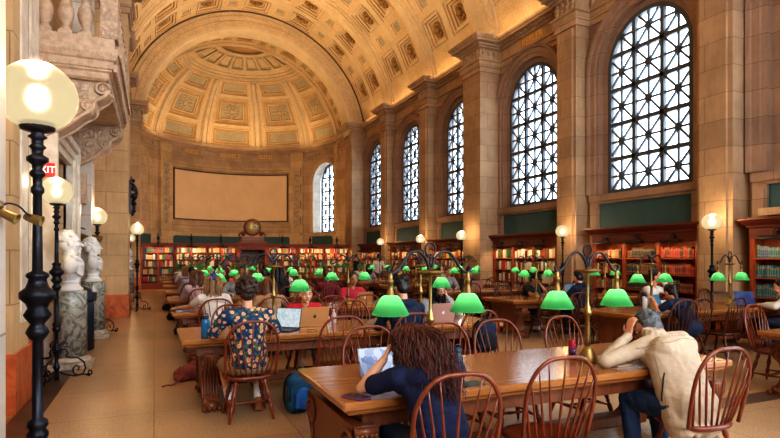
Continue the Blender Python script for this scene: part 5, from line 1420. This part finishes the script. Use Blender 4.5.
person('reader in a navy hoodie and black cap, back turned', (2.66, 5.62), 1, -.1, neck=(0, .10, 1.06), head=(0, .17, 1.245), hr=(.1, -.4, 0), hair=('short', 'hair_dark'), cap=('cloth_black', 0), top='cloth_hoodie_navy', extra='hood', vox=.009, girth=1.15, face_parts=False)
person('reader in glasses behind the pinkish laptop, hand on cheek', (3.84, 7.16), -1, .05, neck=(0, .08, .98), head=(0, .14, 1.14), hr=(.1, -.3, .15), arms={-1: ((-.25, .32, .80), (-.10, .22, 1.03))}, hands={-1: ((.25, -.05, .9), (.5, -.3, 0), .4)}, hair=('long', 'hair_dark'), top='cloth_grey', glasses=True, vox=.009, skin='skin_light')
# ---- left column, third table
person('long-haired reader in a blue cap stretching an arm along the table', (.83, 8.55), 1, -.05, neck=(0, .16, 1.03), head=(.0, .22, 1.19), hr=(0, -.45, 0), arms={-1: ((-.34, .38, .84), (-.52, .66, .80))}, hair=('long', 'hair_blonde'), cap=('cloth_blue', 1), top='cloth_white', sleeve='short', vox=.010, face_parts=False, bottom='cloth_tan')
person('auburn-haired reader resting on folded arms, third left table', (1.74, 8.60), 1, .1, neck=(0, .22, .98), head=(.0, .32, 1.11), hr=(-.3, -.6, 0), arms={1: ((.34, .34, .80), (.06, .44, .96))}, hair=('long', 'hair_auburn'), top='cloth_tan', vox=.011, face_parts=False)
person('dark-haired reader in a pink-red shirt behind a tan laptop', (3.6, 10.16), -1, 0, neck=(0, .08, 1.0), head=(0, .12, 1.185), hr=(.05, -.25, 0), hair=('short', 'hair_dark'), top='cloth_pink_red', sleeve='half', skin='skin_tan', vox=.010)
# ---- left column, further back
person('black-haired reader in black with hair down the back', (2.42, 11.5), 1, 0, neck=(0, .08, 1.13), head=(0, .12, 1.29), hair=('long', 'hair_dark'), top='cloth_black', vox=.012, face_parts=False)
person('brown-haired reader in a pale pink patterned top, fourth left table', (.80, 11.5), 1, .05, neck=(0, .08, 1.04), hair=('long', 'hair_auburn'), top='cloth_pale_pink', vox=.012, face_parts=False)
person('reader in a white shirt at the end of the seventh left table', (.98, 20.0), 1, .1, neck=(0, .12, 1.05), hair=('short', 'hair_dark'), top='cloth_white', vox=.014, face_parts=False)
FARP = [('left', 4, 1.75, -1, 'cloth_grey', 'hair_dark', 'short', 'reader in grey facing the camera at the fourth left table'), ('left', 4, 3.55, 1, 'cloth_maroon', 'hair_brown', 'tail', 'reader in maroon with a ponytail at the fourth left table'),
        ('left', 5, .9, 1, 'cloth_grey', 'hair_dark', 'short', 'reader in grey at the aisle end of the fifth left table'), ('left', 5, 1.8, -1, 'cloth_orange', 'hair_brown', 'long', 'reader in orange facing the camera at the fifth left table'), ('left', 5, 2.7, 1, 'cloth_maroon', 'hair_dark', 'short', 'reader in maroon on the near side of the fifth left table'), ('left', 5, 3.5, -1, 'cloth_white', 'hair_auburn', 'long', 'reader in white facing the camera at the fifth left table'),
        ('left', 6, .9, 1, 'cloth_lilac', 'hair_blonde', 'long', 'fair-haired reader in lilac at the sixth left table'), ('left', 6, 1.8, 1, 'cloth_black', 'hair_dark', 'short', 'reader in black on the near side of the sixth left table'), ('left', 6, 2.7, -1, 'cloth_blue', 'hair_dark', 'short', 'reader in blue facing the camera at the sixth left table'), ('left', 6, 3.5, -1, 'cloth_tan', 'hair_dark', 'long', 'reader in tan facing the camera at the sixth left table'),
        ('left', 7, 2.6, -1, 'cloth_red', 'hair_brown', 'short', 'reader in red facing the camera at the seventh left table'), ('left', 8, 1.0, 1, 'cloth_white', 'hair_brown', 'short', 'reader in white at the aisle end of the eighth left table'), ('left', 8, 2.6, -1, 'cloth_teal', 'hair_dark', 'short', 'reader in teal facing the camera at the eighth left table'),
        ('right', 4, 7.95, -1, 'cloth_black', 'hair_dark', 'short', 'reader in black facing the camera at the fourth right table'), ('right', 4, 7.3, -1, 'cloth_grey', 'hair_brown', 'short', 'reader in grey facing the camera at the fourth right table'), ('right', 5, 8.1, 1, 'cloth_orange', 'hair_dark', 'short', 'reader in an orange shirt seen from behind, centre of the hall'),
        ('right', 5, 8.8, -1, 'cloth_grey', 'hair_dark', 'short', 'reader in grey facing the camera at the fifth right table'), ('right', 6, 7.3, -1, 'cloth_lilac', 'hair_dark', 'long', 'reader in lilac facing the camera at the sixth right table'), ('right', 6, 8.1, 1, 'cloth_black', 'hair_brown', 'short', 'reader in black with back turned at the sixth right table'), ('right', 7, 8.0, -1, 'cloth_white', 'hair_auburn', 'short', 'reader in white facing the camera at the seventh right table'),
        ('right', 7, 9.6, -1, 'cloth_blue', 'hair_dark', 'short', 'reader in blue facing the camera at the seventh right table')]
cloth('cloth_maroon', (.16, .02, .03))
for side, k, x, fc, tp, hm_, kd, lab in FARP:
    y = ROWY[k]-fc*(TW/2+.12)
    person(lab, (x, y), fc, random.uniform(-.15, .15), neck=(0, random.uniform(.08, .16), random.uniform(1.0, 1.06)), hr=(random.uniform(-.3, .3), random.uniform(-.45, -.15), 0), hair=(kd, hm_), top=tp, sleeve=random.choice(['long', 'short']), skin=random.choice(['skin_light', 'skin_light', 'skin_tan']), vox=.015, face_parts=fc < 0 and k < 6)
# ---- right column
person('man in a black T-shirt and cap, hands at his face, third right table', (7.78, 10.02), -1, .1, neck=(0, .18, .98), head=(0, .26, 1.12), hr=(.1, -.35, 0), arms={-1: ((-.26, .36, .80), (-.09, .30, 1.03)), 1: ((.27, .40, .80), (.0, .52, .80))}, hands={-1: ((.2, -.05, .9), (.5, -.3, 0), .4)}, hair=('short', 'hair_dark'), cap=('cloth_black', 1), top='cloth_black', sleeve='short', skin='skin_tan', vox=.010, bottom='cloth_denim', shoes='shoe_white',
       legs={-1: ((-.1, .03, .52), (.12, .44, .52), (.38, .60, .16)), 1: ((.1, .03, .52), (.2, .42, .50), (.22, .50, .10))})
person('man in a white shirt with a hand on his head, second right table', (8.5, 7.28), -1, .25, neck=(0, .04, 1.06), head=(0, .08, 1.25), hr=(.5, -.1, .1), arms={-1: ((-.30, .24, .95), (-.13, .10, 1.24))}, hands={-1: ((.4, -.05, .8), (.5, -.3, 0), .4)}, hair=('short', 'hair_dark'), top='cloth_white', vox=.010, skin='skin_rosy')
person('black-haired reader bent right over the second right table', (7.36, 5.58), 1, .0, neck=(-.02, .26, .95), head=(-.02, .36, 1.06), hr=(-.25, -.75, 0), arms={-1: ((-.30, .34, .80), (-.24, .50, .97))}, hair=('tail', 'hair_dark'), top='cloth_hoodie_navy', sleeve='short', vox=.010, skin='skin_rosy', face_parts=False)
person('reader in a cream top at the dark laptop, right picture edge', (9.78, 5.52), 1, .35, neck=(0, .14, .96), head=(0, .22, 1.10), hr=(.3, -.45, 0), hair=('bun', 'hair_dark'), top='cloth_white', vox=.010, bottom='cloth_dark_denim', skin='skin_light')
person('reader in dark blue at the third right table, back turned', (8.15, 8.62), 1, 0, neck=(0, .12, 1.02), hair=('short', 'hair_dark'), top='cloth_hoodie_navy', vox=.012, face_parts=False, extra='hood')
person('reader in a pale shirt slumped by the blue laptop, third right table', (8.95, 10.05), -1, 0, neck=(0, .24, .95), head=(0, .36, 1.0), hr=(0, -.8, 0), hair=('short', 'hair_dark'), top='cloth_grey', vox=.012, face_parts=False)
person('person in dark clothes standing before the far right bookcases', (9.25, 25.4), -1, .5, neck=(0, .02, 1.45), head=(0, .04, 1.64), stand=True, arms={-1: ((-.27, 0, 1.15), (-.22, .15, .95)), 1: ((.27, 0, 1.15), (.22, .15, .95))}, hair=('short', 'hair_dark'), top='cloth_black', vox=.015, face_parts=False)
person('person in a light shirt and dark cap standing near the far bookcases', (9.55, 23.2), 1, -.5, neck=(0, .02, 1.46), head=(0, .04, 1.65), stand=True, arms={-1: ((-.27, 0, 1.15), (-.22, .15, .95)), 1: ((.27, 0, 1.15), (.22, .15, .95))}, hair=('short', 'hair_dark'), cap=('cloth_blue', 1), top='cloth_white', vox=.015, face_parts=False, bottom='cloth_denim')
# ================================================================== THINGS ON AND UNDER THE TABLES
flat('laptop_gold', (.55, .30, .13), .35, .5); flat('laptop_pink', (.52, .33, .28), .35, .5); flat('laptop_grey', (.22, .22, .25), .35, .5); flat('laptop_dark', (.05, .055, .075), .35, .4)
flat('keys_dark', (.02, .02, .024), .5); flat('logo_dark', (.05, .03, .02), .3); flat('logo_pale', (.75, .70, .68), .3)
def screen_mat(name, c1, c2, sc):
    m, nt, b = new_mat(name); v_ = N(nt, 'ShaderNodeTexVoronoi', distance='MANHATTAN'); v_.inputs['Scale'].default_value = sc; nt.links.new(objc(nt), v_.inputs['Vector'])
    col = ramp(nt, v_.outputs['Color'], [(.3, c1), (.7, c2)]); nt.links.new(col, b.inputs['Emission Color']); b.inputs['Emission Strength'].default_value = .55; b.inputs['Base Color'].default_value = (.02, .02, .02, 1); b.inputs['Roughness'].default_value = .2
screen_mat('screen_page', (.85, .88, .9), (.55, .72, .8), 40); screen_mat('screen_picture', (.10, .16, .42), (.55, .62, .75), 22); screen_mat('screen_blue', (.06, .22, .38), (.08, .28, .45), 5); screen_mat('screen_navy', (.03, .05, .18), (.05, .10, .30), 8)
def laptop(lab, x, y, rz, body, screen, logo=None, w=.31, d=.215, tilt=18):
    """user sits at local -Y side"""
    root = thing('laptop', lab, 'laptop', (x, y, TZ), rz)
    m = MB(); m.bbox(-w/2, w/2, -d/2, d/2, .002, .016, .004); bs = m.build('base', [body], root)
    m = MB(); m.box(-w/2+.03, w/2-.03, -.01, d/2-.02, .016, .0175); m.box(-.05, .05, -d/2+.015, -.03, .016, .0168); m.build('keyboard', ['keys_dark'], bs)
    T = Matrix.Translation((0, d/2-.004, .014)) @ Matrix.Rotation(-R(tilt), 4, 'X')
    m = MB(); m.bbox(-w/2, w/2, 0, .007, 0, d, .003, 0, T); ld = m.build('lid', [body], root)
    m = MB(); m.box(-w/2+.008, w/2-.008, -.0015, .0, .012, d-.008, 0, T); m.build('screen', [screen], ld)
    if logo:
        m = MB(); pts = []
        for q in range(28):       # small bitten-fruit emblem
            a = 2*PI*q/28; r = .019*(1+.10*abs(math.cos(a))-.10*(math.sin(a) > .9)); px, pz = r*math.cos(a), r*1.08*math.sin(a)
            if (px-.026)**2+(pz-.002)**2 < .012**2: px = .026-math.sqrt(max(.012**2-(pz-.002)**2, 0))
            pts.append((-px, d/2+pz))
        m.prism(pts, lambda a, b_, e_: T @ Vector((a, .0072+e_, b_)), 0, .0012)
        m.prism([(-.002, d/2+.024), (-.010, d/2+.028), (-.011, d/2+.037), (-.003, d/2+.033)], lambda a, b_, e_: T @ Vector((a, .0072+e_, b_)), 0, .0012)
        m.build('emblem', [logo], ld)
    return root
laptop('open laptop with a bluish picture on screen before the woman in navy', 1.46, 3.42, .0, 'laptop_grey', 'screen_picture', None, .29, .20, 22)
laptop('gold laptop seen from behind, in front of the woman in red', 1.80, 6.56, PI, 'laptop_gold', 'screen_page', 'logo_dark', .35, .235, 14)
laptop('laptop with a bright page on screen before the floral shirt', 1.36, 6.25, -.75, 'laptop_dark', 'screen_page', None, .33, .24, 14)
laptop('pinkish laptop seen from behind, in front of the reader in glasses', 3.42, 6.28, PI+.05, 'laptop_pink', 'screen_page', 'logo_pale', .36, .25, 14)
laptop('tan laptop before the reader in pink-red, third left table', 3.55, 9.42, PI, 'laptop_gold', 'screen_page', 'logo_pale')
laptop('laptop with a blue-green screen on the second right table', 7.85, 6.45, .3, 'laptop_dark', 'screen_blue')
laptop('dark laptop angled at the right end of the second right table', 9.55, 6.12, -.4, 'laptop_dark', 'screen_navy', None, .36, .25, 20)
laptop('laptop with a blue screen on the third right table', 8.45, 9.1, .1, 'laptop_grey', 'screen_blue', None, .36, .26)
laptop('dark laptop on the fourth right table', 7.75, 12.2, PI, 'laptop_pink', 'screen_navy', None, .36, .25)
flat('phone_case', (.16, .06, .14), .3); flat('phone_glass', (.05, .03, .07), .1)
root = thing('phone', 'purple-cased phone lying at the near left corner of the front table', 'phone', (1.11, 3.05, TZ), .5); m = MB(); m.bbox(-.045, .045, -.085, .085, .001, .012, .005); m.build('case', ['phone_case'], root)
m = MB(); m.box(-.04, .04, -.08, .08, .012, .0128); m.build('screen', ['phone_glass'], root)
flat('bottle_blue', (.015, .14, .32), .12, spec=.6, emit=.04, ec=(.02, .3, .6)); flat('bottle_black', (.015, .02, .035), .3); flat('bottle_white', (.72, .74, .78), .3); flat('cap_dark', (.02, .035, .08), .35); flat('can_red', (.35, .015, .04), .3, .3); flat('can_label', (.06, .015, .10), .4); flat('can_silver', (.6, .6, .62), .25, 1); flat('bottle_pink', (.55, .38, .38), .25)
def bottle(lab, x, y, z, prof, mat, capprof, capmat, loop=True, cat='bottle'):
    root = thing('water_bottle', lab, cat, (x, y, z)); m = MB(); m.lathe(prof, 20); m.build('body', [mat], root)
    m = MB(); m.lathe(capprof, 18)
    c = m.build('lid', [capmat], root)
    if loop: m = MB(); t = capprof[-1][1]; m.tube([(.026*math.cos(q*PI/8), 0, t-.005+.03*math.sin(q*PI/8)) for q in range(9)], .005, 6); m.build('carry_loop', [capmat], c)
bottle('translucent blue water bottle left of the floral shirt', .50, 6.02, TZ, [(.042, 0), (.046, .008), (.046, .15), (.044, .17), (.030, .195), (.028, .2)], 'bottle_blue', [(.032, .198), (.033, .2), (.033, .225), (.02, .23)], 'cap_dark')
bottle('dark flask with a loop lid to the right of the woman in navy', 1.98, 3.33, TZ, [(.036, 0), (.039, .01), (.039, .14), (.030, .165), (.028, .17)], 'bottle_black', [(.03, .168), (.031, .17), (.031, .195), (.02, .2)], 'cap_dark')
bottle('white bottle with a dark cap on the second right table', 7.42, 6.48, TZ, [(.038, 0), (.04, .01), (.04, .19), (.034, .21)], 'bottle_white', [(.036, .21), (.036, .25), (.02, .262), (.012, .28)], 'cap_dark', False)
bottle('pinkish clear bottle right of the gold laptop', 2.12, 6.66, TZ, [(.03, 0), (.033, .01), (.033, .10), (.024, .13), (.012, .16)], 'bottle_pink', [(.014, .16), (.014, .18), (.0, .182)], 'bottle_white', False)
bottle('black drink bottle before the man in the black T-shirt', 7.55, 9.32, TZ, [(.036, 0), (.04, .01), (.04, .15), (.024, .19)], 'bottle_black', [(.024, .19), (.024, .225), (.01, .23)], 'cap_dark', False)
root = thing('drink_can', 'tall red drink can with a purple label on the front table', 'can', (3.20, 3.52, TZ)); m = MB(); m.lathe([(.026, 0), (.031, .01), (.031, .145), (.026, .158), (.025, .16), (.023, .156), (0, .156)], 22); m.build('body', ['can_red'], root)
m = MB(); m.lathe([(.0314, .035), (.0314, .085)], 22); m.build('label_band', ['can_label'], root)
m = MB(); m.tube([(.0325*math.cos(a), .0325*math.sin(a), .11+.012*math.sin(a*3)) for a in [-PI*.9+q*.12 for q in range(22)]], .003, 5); m.tube([(.033*math.cos(-PI/2+.33*math.cos(a)), .033*math.sin(-PI/2+.33*math.cos(a)), .06+.013*math.sin(a)) for a in [q*PI/8 for q in range(16)]], .0025, 5, closed=True); m.build('printed_mark', ['can_silver'], root)
root = thing('drink_carton', 'small red carton next to the dark flask', 'carton', (1.90, 3.36, TZ), .2); m = MB(); m.bbox(-.028, .028, -.02, .02, 0, .095, .003); m.build('box', ['can_red'], root); m = MB(); m.box(-.02, .02, -.0215, -.0195, .02, .07); m.build('label_panel', ['book_cream'], root)
flat('paper_white', (.74, .70, .62), .8); flat('paper_cream', (.66, .54, .38), .8); flat('slate_dark', (.03, .05, .055), .4)
root = thing('open_book', 'open book with cream pages under the man in beige', 'book', (3.52, 3.36, TZ), .25)
for s in (-1, 1):
    m = MB(); prof = [(0, .002), (.16, .002), (.16, .012), (.12, .02), (.06, .024), (.015, .020), (0, .012)]; m.prism([(s*a, b_) for a, b_ in prof], lambda a, b_, d: (a, d, b_), -.115, .115); m.build('page_block', ['paper_white' if s > 0 else 'paper_cream'], root)
m = MB(); m.box(-.168, .168, -.12, .12, 0, .003); m.build('cover', ['book_brown'], root)
def sheet(name, lab, cat, x, y, rz, w, d, mat, t=.004):
    m = MB(); m.bbox(-w/2, w/2, -d/2, d/2, 0, t, min(.002, t*.3)); return m.build(name, [mat], None, (x, y, TZ), (0, 0, rz), label=lab, cat=cat)
sheet('paper_pad', 'cream paper pad at the foot of the desk lamp beside the man', 'paper', 3.33, 3.20, .1, .16, .2, 'paper_cream', .012)
sheet('tablet', 'dark tablet lying at the near edge, right of the navy shirt', 'tablet', 1.93, 3.08, .1, .17, .12, 'slate_dark', .008)
sheet('notebook', 'closed bluish notebook under the stretched arm, third left table', 'notebook', .40, 9.2, .1, .22, .28, 'laptop_grey', .02)
sheet('paper_sheets', 'white papers before the man in white, second right table', 'paper', 8.15, 6.55, .3, .30, .22, 'paper_white', .006)
# ---- bags
for nm, c in (('bag_blue', (.02, .11, .34)), ('bag_teal', (.015, .075, .14)), ('bag_black', (.012, .013, .018)), ('bag_pink', (.27, .075, .075)), ('bag_navy', (.015, .025, .06))): cloth(nm, c)
def backpack(lab, loc, rot, mat, pocket, strap='bag_black', s=1.0):
    root = thing('backpack', lab, 'bag', loc); root.rotation_euler = rot; root.scale = (s, s, s)
    b = MB(); b.ell((0, 0, .22), (.15, .09, .22)); b.cone((-.07, 0, .08), (.07, 0, .08), .085, .085); b.cone((-.07, 0, .32), (.07, 0, .32), .08, .08); b.ell((0, 0, .08), (.155, .095, .08)); fuse(b, 'body', [mat], .012, 3, root)
    b = MB(); b.ell((0, -.095, .15), (.11, .05, .12)); b.box(-.10, .10, -.125, -.06, .05, .2); fuse(b, 'front_pocket', [pocket], .011, 3, root)
    for q in (-1, 1): m = MB(); m.tube(spline([(q*.06, .075, .40), (q*.09, .14, .32), (q*.10, .15, .16), (q*.11, .08, .05)], 5), .014, 6); m.build('shoulder_strap', [strap], root)
    m = MB(); m.tube([(.035*math.cos(q*PI/8), 0, .43+.04*math.sin(q*PI/8)) for q in range(9)], .008, 6); m.build('grab_loop', [strap], root)
    m = MB(); m.tube(spline([(-.13, -.05, .12), (-.12, -.055, .30), (0, -.06, .40), (.12, -.055, .30), (.13, -.05, .12)], 6), .005, 5); m.build('zip', [strap], root)
backpack('blue and black backpack standing on the floor under the second left table', (1.38, 5.52, 0), (-.08, .06, .25), 'bag_teal', 'bag_blue', s=.98)
backpack('dark backpack hanging on a chair at the second left table', (3.57, 5.36, .50), (0, 0, 0), 'bag_navy', 'bag_black', s=.9)
root = thing('cloth_bag', 'slumped dusky pink bag on the floor beside the second left table', 'bag', (.42, 7.6, 0), .4); root.scale = (.8, .8, .72)
b = MB(); b.ell((0, 0, .12), (.26, .17, .14)); b.ell((.12, .04, .2), (.14, .13, .12)); b.ell((-.14, -.05, .07), (.14, .12, .08)); fuse(b, 'body', ['bag_pink'], .013, 3, root)
m = MB(); m.tube(spline([(-.1, -.1, .22), (-.2, -.2, .12), (-.38, -.26, .02), (-.45, -.2, .012), (-.55, -.25, .012)], 6), .012, 6); m.build('strap', ['bag_pink'], root)
m = MB()
for q in range(6): m.tube(spline([(-.2+.08*q, -.12, .12+.02*(q % 2)), (-.16+.07*q, -.02, .25), (-.1+.06*q, .1, .2)], 4), .010, 5)
m.build('gathered_folds', ['bag_pink'], root)
for x, y, lab in ((.30, 12.0, 'dark bag on the floor at the end of the fourth left table'), (.22, 14.9, 'dark bag on the floor at the end of the fifth left table'), (.15, 17.8, 'dark bag on the floor at the end of the sixth left table')):
    root = thing('shoulder_bag', lab, 'bag', (x+.22, y+.1, 0), .2); root.scale = (.7, .7, .7); b = MB(); b.ell((0, 0, .13), (.22, .13, .15)); b.box(-.18, .18, -.1, .1, .01, .12); fuse(b, 'body', ['bag_black'], .015, 3, root)
    m = MB(); m.tube([(.15*math.cos(q*PI/10), 0, .22+.16*math.sin(q*PI/10)) for q in range(11)], .012, 6); m.build('handle', ['bag_black'], root)
m = MB(); m.tube(spline([(1.62, 6.1, TZ+.012), (1.68, 5.95, TZ+.02), (1.66, 5.86, TZ-.05), (1.60, 5.83, .58), (1.66, 5.85, .45), (1.72, 5.9, .40)], 6), .004, 6); m.build('charging_cable', ['bag_black'], label='thin dark charging cable hanging off the second left table by the laptop', cat='cable')

# ================================================================== LIGHT
def light(kind, name, loc, energy, col, rot=(0, 0, 0), **kw):
    l = bpy.data.lights.new(name, kind); l.energy = energy; l.color = col
    for k, v_ in kw.items(): setattr(l, k, v_)
    o = bpy.data.objects.new(name, l); COL.objects.link(o); o.location = loc; o.rotation_euler = rot; return o
WARM = (1, .70, .38)
for kind, p, rz in LIGHTS:
    if kind == 'globe': light('POINT', 'globe_light', p+Vector((0, 0, .10)), 85 if p.x < XC else 105, (1, .72, .40), shadow_soft_size=0)
    elif kind == 'desk': light('POINT', 'desk_light', p, .9, (1, .86, .6), shadow_soft_size=.03)
    elif kind == 'strip': light('AREA', 'shelf_light', p, 3.6, WARM, (R(20), 0, rz), shape='RECTANGLE', size=.9, size_y=.06)
    elif kind == 'far': light('AREA', 'shelf_light', p, 11, WARM, (R(20), 0, rz), shape='RECTANGLE', size=1.2, size_y=.06)
# uplights along both cornices, and over the apse cornice
for side in (-1, 1):
    x = XC+side*5.75
    light('AREA', 'cornice_light', (XC+side*5.85, 12, 9.36), 50, WARM, (PI, R(58)*side, 0), shape='RECTANGLE', size=.25, size_y=33, spread=R(120))
light('AREA', 'vault_light', (XC, 14, 9.0), 900, (1, .73, .44), (PI, 0, 0), shape='RECTANGLE', size=5, size_y=32)  # broad fill lamp added in mid-air to brighten the vault, no fixture there
light('AREA', 'screen_light', (XC, 31.6, 2.6), 160, WARM, (PI-R(35), 0, 0), shape='RECTANGLE', size=9.5, size_y=.5)
for a in (30, 75, 105, 150):
    light('AREA', 'apse_light', (XC+4.6*math.cos(R(a)), AY+4.6*math.sin(R(a)), 9.0), 20, WARM, (PI, 0, 0), shape='DISK', size=1.2)
# daylight through the windows, and fill lamps added behind the camera
w = bpy.data.worlds.new('World'); bpy.context.scene.world = w; w.use_nodes = True
bg = w.node_tree.nodes['Background']; bg.inputs[0].default_value = (.74, .87, 1.0, 1); bg.inputs[1].default_value = 6
for yc in WINS:
    o = light('AREA', 'window_portal', (XR+.6, yc, 5.6), 1, (1, 1, 1), (0, PI/2, 0), shape='RECTANGLE', size=4.7, size_y=2.8); o.data.cycles.is_portal = True
for xc in BW:
    light('AREA', 'window_daylight', (xc, YB-.8, 6.2), 750, (.95, .97, 1), (PI/2, 0, 0) if False else (-PI/2, 0, PI), shape='RECTANGLE', size=3.4, size_y=7)  # unseen fill lamp added outside each made-up end window
    o = light('AREA', 'window_portal', (xc, YB-.7, 6.2), 1, (1, 1, 1), (PI/2, 0, PI), shape='RECTANGLE', size=3.5, size_y=7.4); o.data.cycles.is_portal = True
# ================================================================== CAMERA
cam = bpy.data.cameras.new('camera'); cam.sensor_width = 36; cam.lens = 540/780*36; cam.shift_y = 39/780; cam.clip_end = 200
co = bpy.data.objects.new('camera', cam); COL.objects.link(co); co.location = (0, 0, 1.6); co.rotation_euler = (PI/2, 0, -R(23.6))
sc = bpy.context.scene; sc.camera = co
sc.view_settings.view_transform = 'Standard'; sc.view_settings.look = 'High Contrast'; sc.view_settings.exposure = .14; sc.view_settings.gamma = 1
sc.cycles.use_denoising = True
sc.cycles.max_bounces = 8; sc.cycles.diffuse_bounces = 4; sc.cycles.glossy_bounces = 3; sc.cycles.transparent_max_bounces = 8
sc.cycles.sample_clamp_indirect = 6
